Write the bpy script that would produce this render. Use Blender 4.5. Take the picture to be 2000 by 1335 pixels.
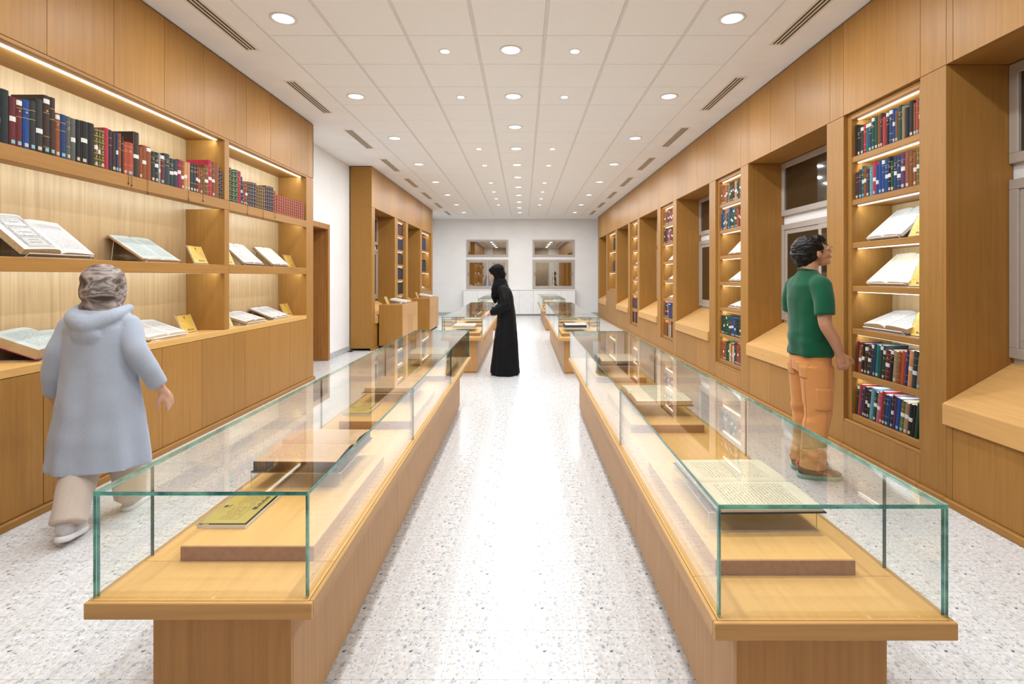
import bpy, bmesh, math, random
from mathutils import Vector, Matrix, noise, Euler
random.seed(7)
S = bpy.context.scene
COL = S.collection
PI = math.pi
for o in list(bpy.data.objects): bpy.data.objects.remove(o)

# ------------------------------------------------------------------ camera, world, exposure, lights
cam = bpy.data.objects.new('camera', bpy.data.cameras.new('camera')); COL.objects.link(cam)
cam.location = (0, 0, 1.40); cam.rotation_euler = (PI/2, 0, 0)
cam.data.sensor_width = 36; cam.data.lens = 18.18
cam.data.shift_x = -0.011; cam.data.shift_y = -0.06415
cam.data.clip_start = 0.02; cam.data.clip_end = 100
S.camera = cam
world = bpy.data.worlds.new('world'); S.world = world; world.use_nodes = True
world.node_tree.nodes['Background'].inputs[0].default_value = (0.02, 0.025, 0.035, 1)
world.node_tree.nodes['Background'].inputs[1].default_value = 1.0
S.view_settings.view_transform = 'Standard'; S.view_settings.look = 'None'
S.view_settings.gamma = 1; S.view_settings.exposure = 0.29
S.view_settings.use_curve_mapping = False
P_DOWN, P_SPOT, P_LED = 15.5, 5.0, 2.0
C_DOWN = (0.93, 0.97, 1.0); C_LED = (0.78, 0.91, 1.0)
CEIL = 3.467
def area_light(name, loc, sx, sy, power, color, rot=(0, 0, 0), shape='RECTANGLE', parent=None, spread=PI):
    l = bpy.data.lights.new(name, 'AREA'); l.energy = power; l.color = color
    l.shape = shape; l.size = sx
    if shape == 'RECTANGLE': l.size_y = sy
    l.spread = spread
    o = bpy.data.objects.new(name, l); COL.objects.link(o)
    o.location = loc; o.rotation_euler = rot
    if parent: o.parent = parent; o.location = Vector(loc) - Vector(parent.location)
    return o
DOWN_Y = [0.55 + 1.8*i for i in range(10)]
DOWN_XY = [(-1.925, y) for y in DOWN_Y] + [(1.675, y) for y in DOWN_Y]
MID_Y = [1.13, 2.33, 3.53, 4.73, 5.95, 7.17, 8.38, 9.6, 10.8, 12.0, 13.2, 14.4, 15.6, 16.8]
MID_XY = [(-0.115, y) for y in MID_Y]
SPOT_Y = [1.15, 2.35, 4.755, 5.97, 8.40, 9.66, 11.45, 12.67, 13.8, 15.0]
SPOT_XY = [(-0.72, y) for y in SPOT_Y] + [(0.475, y) for y in SPOT_Y]

# ------------------------------------------------------------------ materials
def new_mat(name):
    m = bpy.data.materials.new(name); m.use_nodes = True
    nt = m.node_tree; b = nt.nodes['Principled BSDF']
    return m, nt, b
def N(nt, t, **kw):
    n = nt.nodes.new(t)
    for k, v in kw.items(): setattr(n, k, v)
    return n
def ramp(nt, stops, interp='LINEAR'):
    r = N(nt, 'ShaderNodeValToRGB'); r.color_ramp.interpolation = interp
    e = r.color_ramp.elements
    while len(e) < len(stops): e.new(0.5)
    for i, (p, c) in enumerate(stops):
        e[i].position = p; e[i].color = (*c, 1) if len(c) == 3 else c
    return r
def plain(name, col, rough=0.5, metal=0.0, emit=0, spec=0.5, var=0.0, vscale=8, bump=0.0):
    m, nt, b = new_mat(name)
    b.inputs['Base Color'].default_value = (*col, 1)
    b.inputs['Roughness'].default_value = rough; b.inputs['Metallic'].default_value = metal
    b.inputs['Specular IOR Level'].default_value = spec
    tc = N(nt, 'ShaderNodeTexCoord'); nz = N(nt, 'ShaderNodeTexNoise')
    nz.inputs['Scale'].default_value = vscale; nz.inputs['Detail'].default_value = 4
    nt.links.new(tc.outputs['Object'], nz.inputs['Vector'])
    v = max(var, 0.03)
    r = ramp(nt, [(0.3, tuple(c*(1-v) for c in col)), (0.7, tuple(min(1, c*(1+v)) for c in col))])
    nt.links.new(nz.outputs['Fac'], r.inputs[0]); nt.links.new(r.outputs[0], b.inputs['Base Color'])
    if bump:
        bp = N(nt, 'ShaderNodeBump'); bp.inputs['Strength'].default_value = bump; bp.inputs['Distance'].default_value = 0.002
        nt.links.new(nz.outputs['Fac'], bp.inputs['Height']); nt.links.new(bp.outputs[0], b.inputs['Normal'])
    if emit:
        b.inputs['Emission Color'].default_value = (*col, 1); b.inputs['Emission Strength'].default_value = emit
    return m
def wood(name, col, axis, contrast=0.10, rough=0.42, figure=0.5):
    """veneer: long grain streaks along one axis, cathedral figure, small pores, per-panel variation"""
    m, nt, b = new_mat(name); L = nt.links.new
    tc = N(nt, 'ShaderNodeTexCoord'); oi = N(nt, 'ShaderNodeObjectInfo')
    mul = N(nt, 'ShaderNodeVectorMath', operation='SCALE'); mul.inputs[0].default_value = (7.3, 5.1, 9.7)
    L(oi.outputs['Random'], mul.inputs['Scale'])
    add = N(nt, 'ShaderNodeVectorMath', operation='ADD')
    L(tc.outputs['Object'], add.inputs[0]); L(mul.outputs[0], add.inputs[1])
    def mapped(across, along):
        mp = N(nt, 'ShaderNodeMapping'); s = [across]*3; s['xyz'.index(axis)] = along
        mp.inputs['Scale'].default_value = s; L(add.outputs[0], mp.inputs['Vector']); return mp
    n1 = N(nt, 'ShaderNodeTexNoise'); n1.inputs['Scale'].default_value = 1; n1.inputs['Detail'].default_value = 6
    L(mapped(55, 1.2).outputs[0], n1.inputs['Vector'])
    n2 = N(nt, 'ShaderNodeTexNoise'); n2.inputs['Scale'].default_value = 1; n2.inputs['Detail'].default_value = 2; n2.inputs['Distortion'].default_value = 0.6
    L(mapped(4.5, 0.55).outputs[0], n2.inputs['Vector'])
    sn = N(nt, 'ShaderNodeMath', operation='MULTIPLY'); L(n2.outputs['Fac'], sn.inputs[0]); sn.inputs[1].default_value = 70
    sn2 = N(nt, 'ShaderNodeMath', operation='SINE'); L(sn.outputs[0], sn2.inputs[0])
    n3 = N(nt, 'ShaderNodeTexNoise'); n3.inputs['Scale'].default_value = 1; n3.inputs['Detail'].default_value = 2
    L(mapped(300, 9).outputs[0], n3.inputs['Vector'])
    a = N(nt, 'ShaderNodeMath', operation='MULTIPLY_ADD'); L(sn2.outputs[0], a.inputs[0]); a.inputs[1].default_value = 0.10*figure; L(n1.outputs['Fac'], a.inputs[2])
    c = N(nt, 'ShaderNodeMath', operation='MULTIPLY_ADD'); L(n3.outputs['Fac'], c.inputs[0]); c.inputs[1].default_value = 0.35; L(a.outputs[0], c.inputs[2])
    k = contrast
    dark = (col[0]*(1-k), col[1]*(1-k*1.25), col[2]*(1-k*1.5)); light = (min(1, col[0]*(1+k)), min(1, col[1]*(1+k*1.1)), min(1, col[2]*(1+k*1.2)))
    r = ramp(nt, [(0.42, dark), (0.66, col), (0.92, light)]); L(c.outputs[0], r.inputs[0])
    hv = N(nt, 'ShaderNodeHueSaturation')
    mr = N(nt, 'ShaderNodeMapRange'); mr.inputs['To Min'].default_value = 0.93; mr.inputs['To Max'].default_value = 1.07
    L(oi.outputs['Random'], mr.inputs['Value']); L(mr.outputs[0], hv.inputs['Value']); L(r.outputs[0], hv.inputs['Color'])
    L(hv.outputs[0], b.inputs['Base Color'])
    b.inputs['Roughness'].default_value = rough; b.inputs['Specular IOR Level'].default_value = 0.22
    bp = N(nt, 'ShaderNodeBump'); bp.inputs['Strength'].default_value = 0.12; bp.inputs['Distance'].default_value = 0.001
    L(c.outputs[0], bp.inputs['Height']); L(bp.outputs[0], b.inputs['Normal'])
    return m
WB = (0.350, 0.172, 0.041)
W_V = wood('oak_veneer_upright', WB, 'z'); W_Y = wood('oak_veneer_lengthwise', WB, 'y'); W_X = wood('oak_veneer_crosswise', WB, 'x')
W_BACK = wood('oak_back_panel', (0.42, 0.285, 0.145), 'z', 0.14)
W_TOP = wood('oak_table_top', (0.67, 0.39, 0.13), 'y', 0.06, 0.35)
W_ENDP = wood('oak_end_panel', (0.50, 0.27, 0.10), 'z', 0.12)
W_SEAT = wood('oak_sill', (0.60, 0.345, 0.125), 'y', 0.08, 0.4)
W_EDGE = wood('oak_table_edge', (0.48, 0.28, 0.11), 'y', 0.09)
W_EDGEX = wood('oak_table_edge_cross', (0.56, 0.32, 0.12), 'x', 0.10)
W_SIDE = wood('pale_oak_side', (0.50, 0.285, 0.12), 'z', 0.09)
W_DARK = wood('dark_door_wood', (0.33, 0.155, 0.045), 'z', 0.2)
W_END = plain('board_end_grain', (0.36, 0.19, 0.10), 0.6, var=0.12, vscale=60)
WALL = plain('white_wall_paint', (0.80, 0.79, 0.78), 0.7, var=0.01, vscale=2)
WALLW = plain('white_lacquer', (0.82, 0.815, 0.81), 0.35, var=0.01)
CEILW = plain('ceiling_paint', (0.86, 0.855, 0.85), 0.8, var=0.01, vscale=3)
TILEM = plain('mineral_tile', (0.86, 0.86, 0.855), 0.9, var=0.035, vscale=260, bump=0.25)
GRID = plain('ceiling_grid', (0.70, 0.68, 0.66), 0.5)
DARKGAP = plain('dark_gap', (0.03, 0.022, 0.015), 0.8)
SLOT = plain('slot_black', (0.06, 0.05, 0.04), 0.6)
GRILLE = plain('cream_grille', (0.76, 0.70, 0.60), 0.5)
ALU = plain('window_aluminium', (0.42, 0.37, 0.33), 0.4, 0.1)
BLACKPL = plain('black_plastic', (0.02, 0.02, 0.02), 0.4)
CHROME = plain('reflector', (0.85, 0.87, 0.9), 0.2, 0.7)
GOLD = plain('gold_card', (0.58, 0.36, 0.05), 0.38, 0.25, var=0.04)
GOLDL = plain('brass_plate', (0.56, 0.44, 0.11), 0.35, 0.35, var=0.04)
INK = plain('print_ink', (0.05, 0.04, 0.03), 0.6)
INKS = plain('print_ink_soft', (0.30, 0.18, 0.05), 0.6)
def emis(name, col, s):
    m, nt, b = new_mat(name); b.inputs['Base Color'].default_value = (*col, 1)
    b.inputs['Emission Color'].default_value = (*col, 1); b.inputs['Emission Strength'].default_value = s
    return m
LEDM = emis('led_diffuser', (1.0, 1.0, 0.93), 1.6); LAMP = emis('lamp_disc', (1, 0.99, 0.97), 3.0)
LAMPDIM = emis('lamp_reflector_glow', (0.86, 0.93, 1.0), 0.75)

def glass_mat(name, tint, f0=0.04, top=0.96):
    m = bpy.data.materials.new(name); m.use_nodes = True; nt = m.node_tree; L = nt.links.new
    nt.nodes.remove(nt.nodes['Principled BSDF']); out = nt.nodes['Material Output']
    tr = N(nt, 'ShaderNodeBsdfTransparent'); tr.inputs[0].default_value = (*tint, 1)
    gl = N(nt, 'ShaderNodeBsdfGlossy'); gl.inputs['Roughness'].default_value = 0.0; gl.inputs[0].default_value = (1, 1, 1, 1)
    g = N(nt, 'ShaderNodeNewGeometry'); d = N(nt, 'ShaderNodeVectorMath', operation='DOT_PRODUCT')
    L(g.outputs['Incoming'], d.inputs[0]); L(g.outputs['Normal'], d.inputs[1])
    ab = N(nt, 'ShaderNodeMath', operation='ABSOLUTE'); L(d.outputs['Value'], ab.inputs[0])
    s = N(nt, 'ShaderNodeMath', operation='SUBTRACT'); s.inputs[0].default_value = 1; L(ab.outputs[0], s.inputs[1])
    p = N(nt, 'ShaderNodeMath', operation='POWER'); L(s.outputs[0], p.inputs[0]); p.inputs[1].default_value = 5
    f = N(nt, 'ShaderNodeMath', operation='MULTIPLY_ADD'); L(p.outputs[0], f.inputs[0]); f.inputs[1].default_value = top; f.inputs[2].default_value = f0
    mx = N(nt, 'ShaderNodeMixShader'); L(f.outputs[0], mx.inputs[0]); L(tr.outputs[0], mx.inputs[1]); L(gl.outputs[0], mx.inputs[2])
    L(mx.outputs[0], out.inputs['Surface'])
    return m
GLASS = glass_mat('clear_glass', (0.985, 0.997, 0.99), 0.04, 0.96)
ACRYL = glass_mat('clear_acrylic', (0.97, 0.975, 0.975), 0.06, 0.9)
def edge_mat():
    m, nt, b = new_mat('green_glass_edge')
    b.inputs['Base Color'].default_value = (0.05, 0.36, 0.31, 1); b.inputs['Roughness'].default_value = 0.12
    b.inputs['Transmission Weight'].default_value = 0.35
    tc = N(nt, 'ShaderNodeTexCoord'); nz = N(nt, 'ShaderNodeTexNoise'); nz.inputs['Scale'].default_value = 25
    nt.links.new(tc.outputs['Object'], nz.inputs['Vector'])
    r = ramp(nt, [(0.3, (0.015, 0.16, 0.16)), (0.75, (0.12, 0.52, 0.44))]); nt.links.new(nz.outputs['Fac'], r.inputs[0])
    nt.links.new(r.outputs[0], b.inputs['Base Color']); return m
GEDGE = edge_mat()
JOINT = plain('dark_glass_joint', (0.04, 0.10, 0.10), 0.2)
AEDGE = plain('acrylic_edge', (0.80, 0.80, 0.82), 0.15)
def mirror_glass():
    m, nt, b = new_mat('reflective_glazing')
    b.inputs['Base Color'].default_value = (0.50, 0.47, 0.42, 1); b.inputs['Metallic'].default_value = 1.0
    b.inputs['Roughness'].default_value = 0.01; return m
MIRR = mirror_glass()
DGLASS = plain('night_window_glass', (0.035, 0.022, 0.010), 0.04, spec=0.9)

def terrazzo(name, dull=1.0):
    m, nt, b = new_mat(name); L = nt.links.new
    tc = N(nt, 'ShaderNodeTexCoord')
    v1 = N(nt, 'ShaderNodeTexVoronoi'); v1.inputs['Scale'].default_value = 105; L(tc.outputs['Object'], v1.inputs['Vector'])
    sp = N(nt, 'ShaderNodeSeparateColor'); L(v1.outputs['Color'], sp.inputs[0])
    w = lambda a, bb, c: (a*dull, bb*dull, c*dull)
    r1 = ramp(nt, [(0.0, w(.16, .165, .175)), (0.005, w(.42, .435, .46)), (0.03, w(.56, .565, .58)), (0.12, w(.68, .685, .695)),
                   (0.45, w(.73, .73, .73)), (0.80, w(.68, .68, .68)), (0.93, w(.82, .82, .82)), (0.992, w(.66, .54, .42))], 'CONSTANT')
    L(sp.outputs[0], r1.inputs[0])
    v2 = N(nt, 'ShaderNodeTexVoronoi'); v2.inputs['Scale'].default_value = 260; L(tc.outputs['Object'], v2.inputs['Vector'])
    sp2 = N(nt, 'ShaderNodeSeparateColor'); L(v2.outputs['Color'], sp2.inputs[0])
    lt = N(nt, 'ShaderNodeMath', operation='LESS_THAN'); L(sp2.outputs[1], lt.inputs[0]); lt.inputs[1].default_value = 0.014
    mx = N(nt, 'ShaderNodeMix', data_type='RGBA'); L(lt.outputs[0], mx.inputs[0]); L(r1.outputs[0], mx.inputs[6]); mx.inputs[7].default_value = (0.24*dull, 0.23*dull, 0.23*dull, 1)
    n = N(nt, 'ShaderNodeTexNoise'); n.inputs['Scale'].default_value = 35; n.inputs['Detail'].default_value = 5; L(tc.outputs['Object'], n.inputs['Vector'])
    r3 = ramp(nt, [(0.35, w(.84, .84, .84)), (0.65, w(1, 1, 1))]); L(n.outputs['Fac'], r3.inputs[0])
    m2 = N(nt, 'ShaderNodeMix', data_type='RGBA', blend_type='MULTIPLY'); m2.inputs[0].default_value = 1
    L(mx.outputs[2], m2.inputs[6]); L(r3.outputs[0], m2.inputs[7]); L(m2.outputs[2], b.inputs['Base Color'])
    b.inputs['Roughness'].default_value = 0.22; b.inputs['Specular IOR Level'].default_value = 0.28
    return m
TERR = terrazzo('terrazzo'); TERRB = terrazzo('terrazzo_skirting', 0.85)
GROUT = plain('grout', (0.55, 0.54, 0.53), 0.8)

def paper(name, col, line_scale, ink, rot=False, side=(0.55, 0.42, 0.26)):
    """page surface with rows of fine script"""
    m, nt, b = new_mat(name); L = nt.links.new
    tc = N(nt, 'ShaderNodeTexCoord'); sx = N(nt, 'ShaderNodeSeparateXYZ'); L(tc.outputs['Object'], sx.inputs[0])
    ly = sx.outputs[1]; lx = sx.outputs[0]
    mu = N(nt, 'ShaderNodeMath', operation='MULTIPLY'); L(ly, mu.inputs[0]); mu.inputs[1].default_value = line_scale
    si = N(nt, 'ShaderNodeMath', operation='SINE'); L(mu.outputs[0], si.inputs[0])
    nz = N(nt, 'ShaderNodeTexNoise'); nz.inputs['Scale'].default_value = 220; nz.inputs['Detail'].default_value = 1; L(tc.outputs['Object'], nz.inputs['Vector'])
    gt = N(nt, 'ShaderNodeMath', operation='GREATER_THAN'); L(si.outputs[0], gt.inputs[0]); gt.inputs[1].default_value = 0.15
    g2 = N(nt, 'ShaderNodeMath', operation='GREATER_THAN'); L(nz.outputs['Fac'], g2.inputs[0]); g2.inputs[1].default_value = 0.47
    mm = N(nt, 'ShaderNodeMath', operation='MULTIPLY'); L(gt.outputs[0], mm.inputs[0]); L(g2.outputs[0], mm.inputs[1])
    # margins: attribute 'area' is carried by UV: text block in 0.14..0.86
    uv = N(nt, 'ShaderNodeUVMap'); us = N(nt, 'ShaderNodeSeparateXYZ'); L(uv.outputs[0], us.inputs[0])
    cur = mm
    for o in (0, 1):
        s_ = N(nt, 'ShaderNodeMath', operation='SUBTRACT'); L(us.outputs[o], s_.inputs[0]); s_.inputs[1].default_value = 0.5
        a_ = N(nt, 'ShaderNodeMath', operation='ABSOLUTE'); L(s_.outputs[0], a_.inputs[0])
        l_ = N(nt, 'ShaderNodeMath', operation='LESS_THAN'); L(a_.outputs[0], l_.inputs[0]); l_.inputs[1].default_value = 0.37
        m_ = N(nt, 'ShaderNodeMath', operation='MULTIPLY'); L(cur.outputs[0], m_.inputs[0]); L(l_.outputs[0], m_.inputs[1]); cur = m_
    nb = N(nt, 'ShaderNodeTexNoise'); nb.inputs['Scale'].default_value = 9; L(tc.outputs['Object'], nb.inputs['Vector'])
    rb = ramp(nt, [(0.3, tuple(c*0.94 for c in col)), (0.7, col)]); L(nb.outputs['Fac'], rb.inputs[0])
    mx = N(nt, 'ShaderNodeMix', data_type='RGBA'); L(cur.outputs[0], mx.inputs[0]); L(rb.outputs[0], mx.inputs[6]); mx.inputs[7].default_value = (*ink, 1)
    L(mx.outputs[2], b.inputs['Base Color']); b.inputs['Roughness'].default_value = 0.75
    return m
PAPER_W = paper('white_pages', (0.56, 0.54, 0.51), 700, (0.20, 0.20, 0.20))
PAPER_C = paper('cream_pages', (0.74, 0.68, 0.52), 520, (0.38, 0.33, 0.22))
PAPER_B = paper('bluish_pages', (0.44, 0.47, 0.44), 620, (0.16, 0.20, 0.20))
PAPER_T = paper('tan_pages', (0.66, 0.44, 0.27), 900, (0.40, 0.23, 0.12))
PEDGE = plain('page_edges', (0.50, 0.36, 0.20), 0.8, var=0.2, vscale=150)
PEDGEW = plain('page_edges_white', (0.78, 0.72, 0.62), 0.8, var=0.1, vscale=150)
CURTAIN = plain('curtain_cloth', (0.50, 0.41, 0.31), 0.9, var=0.1)

LEATHER = {}
LCOL = dict(plum=(.055,.03,.045), ink=(.018,.025,.025), maroon=(.13,.02,.022), blue=(.012,.06,.24), coal=(.035,.035,.03), umber=(.05,.028,.018),
            rust=(.27,.075,.022), navy=(.018,.045,.14), grey=(.11,.115,.10), black=(.014,.013,.012), gold=(.10,.085,.02), red=(.42,.03,.05),
            scarlet=(.42,.065,.03), silver=(.35,.37,.37), slate=(.03,.045,.05), magenta=(.26,.02,.07), peach=(.62,.27,.12), brown=(.19,.075,.025),
            navygold=(.02,.022,.06), green=(.012,.065,.035), browngold=(.11,.06,.025), redgold=(.27,.018,.025), teal=(.01,.14,.14), cream=(.62,.48,.30),
            tan=(.33,.21,.12), sky=(.12,.30,.42), purple=(.09,.035,.12), olive=(.12,.14,.04), pink=(.45,.12,.2))
LWORD = dict(plum='dark purple', ink='black-green', maroon='maroon', blue='bright blue', coal='charcoal', umber='dark brown', rust='rust brown', navy='navy blue',
             grey='grey', black='black', gold='black and yellow', red='red', scarlet='orange-red', silver='silver grey', slate='slate', magenta='magenta',
             peach='pale orange', brown='brown', navygold='gilt navy', green='dark green', browngold='gilt brown', redgold='gilt crimson', teal='teal',
             cream='cream', tan='tan', sky='light blue', purple='purple', olive='olive green', pink='pink')
for k, c in LCOL.items(): LEATHER[k] = plain('book_cloth_'+k, tuple(q*.8 for q in c), 0.55, var=0.12, vscale=40, spec=.2)
GILT = plain('gilt', (0.45, 0.30, 0.09), 0.45, 0.4); LABW = plain('label_white', (0.62, 0.60, 0.57), 0.6)
LABC = plain('label_cyan', (0.20, 0.40, 0.42), 0.6); LABP = plain('label_cream', (0.50, 0.41, 0.31), 0.6)
PAGESM = plain('closed_pages', (0.62, 0.52, 0.38), 0.8, var=0.15, vscale=120)

# ------------------------------------------------------------------ mesh helpers
class MB:
    def __init__(s): s.v = []; s.f = []; s.m = []; s.uv = {}
    def box(s, x0, x1, y0, y1, z0, z1, m=0, mm=None):
        if x0 > x1: x0, x1 = x1, x0
        if y0 > y1: y0, y1 = y1, y0
        if z0 > z1: z0, z1 = z1, z0
        n = len(s.v)
        s.v += [(x0,y0,z0),(x1,y0,z0),(x1,y1,z0),(x0,y1,z0),(x0,y0,z1),(x1,y0,z1),(x1,y1,z1),(x0,y1,z1)]
        F = [(0,3,2,1),(4,5,6,7),(0,1,5,4),(1,2,6,5),(2,3,7,6),(3,0,4,7)]   # bottom top -y +x +y -x
        for i, f in enumerate(F): s.f.append(tuple(n+k for k in f)); s.m.append(mm[i] if mm else m)
        return s
    def cbox(s, x0, x1, y0, y1, z0, z1, c=0.002, m=0):
        """box with chamfered edges"""
        if x0 > x1: x0, x1 = x1, x0
        if y0 > y1: y0, y1 = y1, y0
        bm = bmesh.new(); bmesh.ops.create_cube(bm, size=1)
        for v in bm.verts: v.co = Vector(((x0+x1)/2+v.co.x*(x1-x0), (y0+y1)/2+v.co.y*(y1-y0), (z0+z1)/2+v.co.z*(z1-z0)))
        bmesh.ops.bevel(bm, geom=bm.edges[:], offset=c, segments=1, affect='EDGES')
        s.bm(bm, m); return s
    def bm(s, bm, m=0):
        n = len(s.v); bm.verts.index_update()
        s.v += [tuple(v.co) for v in bm.verts]
        for f in bm.faces: s.f.append(tuple(n+v.index for v in f.verts)); s.m.append(m)
        bm.free(); return s
    def prism(s, pts, y0, y1, m=0, axis='y', caps=True):
        n = len(s.v); k = len(pts)
        mk = {'y': lambda p, t: (p[0], t, p[1]), 'z': lambda p, t: (p[0], p[1], t), 'x': lambda p, t: (t, p[0], p[1])}[axis]
        for t in (y0, y1): s.v += [mk(p, t) for p in pts]
        for i in range(k):
            j = (i+1) % k; s.f.append((n+i, n+j, n+k+j, n+k+i)); s.m.append(m)
        if caps:
            s.f.append(tuple(n+i for i in reversed(range(k)))); s.m.append(m)
            s.f.append(tuple(n+k+i for i in range(k))); s.m.append(m)
        return s
    def lathe(s, prof, c=(0,0,0), n=24, m=0):
        b = len(s.v)
        for r, z in prof:
            for i in range(n):
                a = 2*PI*i/n; s.v.append((c[0]+r*math.cos(a), c[1]+r*math.sin(a), c[2]+z))
        for k in range(len(prof)-1):
            for i in range(n):
                j = (i+1) % n; s.f.append((b+k*n+i, b+k*n+j, b+(k+1)*n+j, b+(k+1)*n+i)); s.m.append(m)
        return s
    def tube(s, pts, r, n=8, m=0):
        pts = [Vector(p) for p in pts]; R = r if isinstance(r, (list, tuple)) else [r]*len(pts); b = len(s.v)
        a = None
        for i, p in enumerate(pts):
            d = (pts[min(i+1, len(pts)-1)] - pts[max(i-1, 0)]).normalized()
            if a is None: a = d.cross(Vector((0, 0, 1)) if abs(d.z) < .9 else Vector((1, 0, 0))).normalized()
            else: a = (a - d*a.dot(d)).normalized()
            c = d.cross(a)
            for k in range(n):
                t = 2*PI*k/n; s.v.append(tuple(p + a*R[i]*math.cos(t) + c*R[i]*math.sin(t)))
        for i in range(len(pts)-1):
            for k in range(n):
                j = (k+1) % n; s.f.append((b+i*n+k, b+i*n+j, b+(i+1)*n+j, b+(i+1)*n+k)); s.m.append(m)
        s.f.append(tuple(b+k for k in reversed(range(n)))); s.m.append(m)
        e = b+(len(pts)-1)*n; s.f.append(tuple(e+k for k in range(n))); s.m.append(m)
        return s
    def mesh(s, name, mats, smooth=False):
        me = bpy.data.meshes.new(name); me.from_pydata(s.v, [], s.f)
        for m in mats: me.materials.append(m)
        me.polygons.foreach_set('material_index', s.m)
        if smooth: me.polygons.foreach_set('use_smooth', [True]*len(s.f))
        me.update()
        bm = bmesh.new(); bm.from_mesh(me); bmesh.ops.recalc_face_normals(bm, faces=bm.faces); bm.to_mesh(me); bm.free()
        return me
def put(name, mb, mats, parent=None, smooth=False, label=None, local=False, kind=None):
    if not isinstance(mats, (list, tuple)): mats = [mats]
    me = mb.mesh(name, mats, smooth) if isinstance(mb, MB) else mb
    o = bpy.data.objects.new(name, me); COL.objects.link(o)
    if parent:
        o.parent = parent
        if not local: o.location = -world_loc(parent)
    if label: o['label'] = label
    if kind: o['kind'] = kind
    return o
def world_loc(p):
    v = Vector((0, 0, 0))
    while p: v += Vector(p.location); p = p.parent
    return v
def thing(name, label, cat, loc=(0,0,0), group=None, rotz=0, kind=None):
    o = bpy.data.objects.new(name, None); COL.objects.link(o); o.location = loc; o.rotation_euler = (0, 0, rotz)
    o.empty_display_size = 0.1
    if kind: o['kind'] = kind
    if label: o['label'] = label
    if cat: o['category'] = cat
    if group: o['group'] = group
    return o
def struct(name, mb, mats, smooth=False):
    return put(name, mb, mats, None, smooth, kind='structure')
ONES = ['', 'first','second','third','fourth','fifth','sixth','seventh','eighth','ninth','tenth','eleventh','twelfth','thirteenth','fourteenth','fifteenth','sixteenth','seventeenth','eighteenth','nineteenth']
def ordinal(n):
    if n < 20: return ONES[n]
    t, o = divmod(n, 10); T = {2:'twenty',3:'thirty',4:'forty',5:'fifty',6:'sixty'}[t]
    return T[:-1]+'ieth' if o == 0 else T+'-'+ONES[o]
# ------------------------------------------------------------------ the room
YB, YE = -0.35, 18.7            # wall behind the camera, end wall
XL, XR = -3.264, 3.02
# floor: grout bed with 25 cm terrazzo tiles on it
fl = struct('floor', MB().box(-3.7, XR+.3, YB, YE, -0.05, -0.0015), GROUT)
T = 0.25; G = 0.0006
tm = MB().box(G, T-G, G, T-G, -0.0015, 0.0); tm = tm.mesh('tile', [TERR])
near = []; rest = MB()
ix0 = -15; 
for iy in range(-2, 77):
    for ix in range(ix0, 14):
        x = -0.035 + ix*T; y = 0.046 + iy*T
        if y < YB or y+T > YE+.2 or x > XR+.2: continue
        # hidden under the wall cabinets: part of the far field
        Yf = y+T; u = 1022+1010*(x+T/2)/Yf if Yf > .3 else 9e9; v = 539.2+1414/Yf if Yf > .3 else 9e9
        vis = 0 < u < 2000 and v < 1400 and x+T > -2.83 and x < 2.58 and not (-1.07 < x and x+T < -.68 and y > 1.5 and y < 5.4) and not (.6 < x and x+T < .98 and y > 1.4 and y < 5.4)
        if vis: near.append((Yf, x, y))
        else: rest.box(x+G, x+T-G, y+G, y+T-G, -0.0015, 0)
near.sort()
for i, (_, x, y) in enumerate(near):
    if i < 300:
        o = bpy.data.objects.new('tile', tm); COL.objects.link(o); o.parent = fl; o.location = (x, y, 0)
    else: rest.box(x+G, x+T-G, y+G, y+T-G, -0.0015, 0)
put('tile_field', rest, TERR, fl, kind='stuff')

# walls
DY0, DY1, DZ = 7.55, 8.60, 2.21     # doorway in the left wall
mb = MB()
mb.box(XL-.15, XL, YB, DY0, 0, CEIL).box(XL-.15, XL, DY1, YE, 0, CEIL).box(XL-.15, XL, DY0, DY1, DZ, CEIL)
wl = struct('wall_left', mb, WALL)
struct('wall_right', MB().box(XR, XR+.15, YB, YE, 0, CEIL), WALL)
struct('wall_far', MB().box(XL-.15, XR+.15, YE, YE+.15, 0, CEIL), WALL)
struct('wall_near', MB().box(XL-.15, XR+.15, YB-.15, YB, 0, CEIL), WALL)
# skirting of terrazzo on the bare stretch of left wall and on the end wall
struct('baseboard_left', MB().cbox(XL, XL+.015, 8.66, 9.69, 0, .10, .003), TERRB)
struct('baseboard_left', MB().cbox(XL, XL+.015, 16.25, YE, 0, .10, .003), TERRB)
struct('baseboard_far', MB().cbox(XL+.02, -2.13, YE-.015, YE, 0, .10, .003).cbox(1.85, XR, YE-.015, YE, 0, .10, .003), TERRB)
# doorway with deep wooden lining, dark door closed at its back
d1 = thing('door_1', None, None, (XL-.15, (DY0+DY1)/2, 0), kind='structure')
put('door_frame', MB().cbox(XL-.30, XL+.03, DY1-.035, DY1+.05, 0, DZ+.05, .003).cbox(XL-.30, XL+.03, DY0-.05, DY0+.035, 0, DZ+.05, .003).cbox(XL-.30, XL+.03, DY0+.035, DY1-.035, DZ-.035, DZ+.05, .003), W_DARK, d1)
put('door_leaf', MB().cbox(XL-.285, XL-.245, DY0+.04, DY1-.04, .008, DZ-.04, .003), W_DARK, d1)
put('door_handle', MB().tube([(XL-.245, DY0+.12, 1.02), (XL-.19, DY0+.12, 1.02), (XL-.19, DY0+.24, 1.02)], .009), CHROME, d1)

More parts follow.
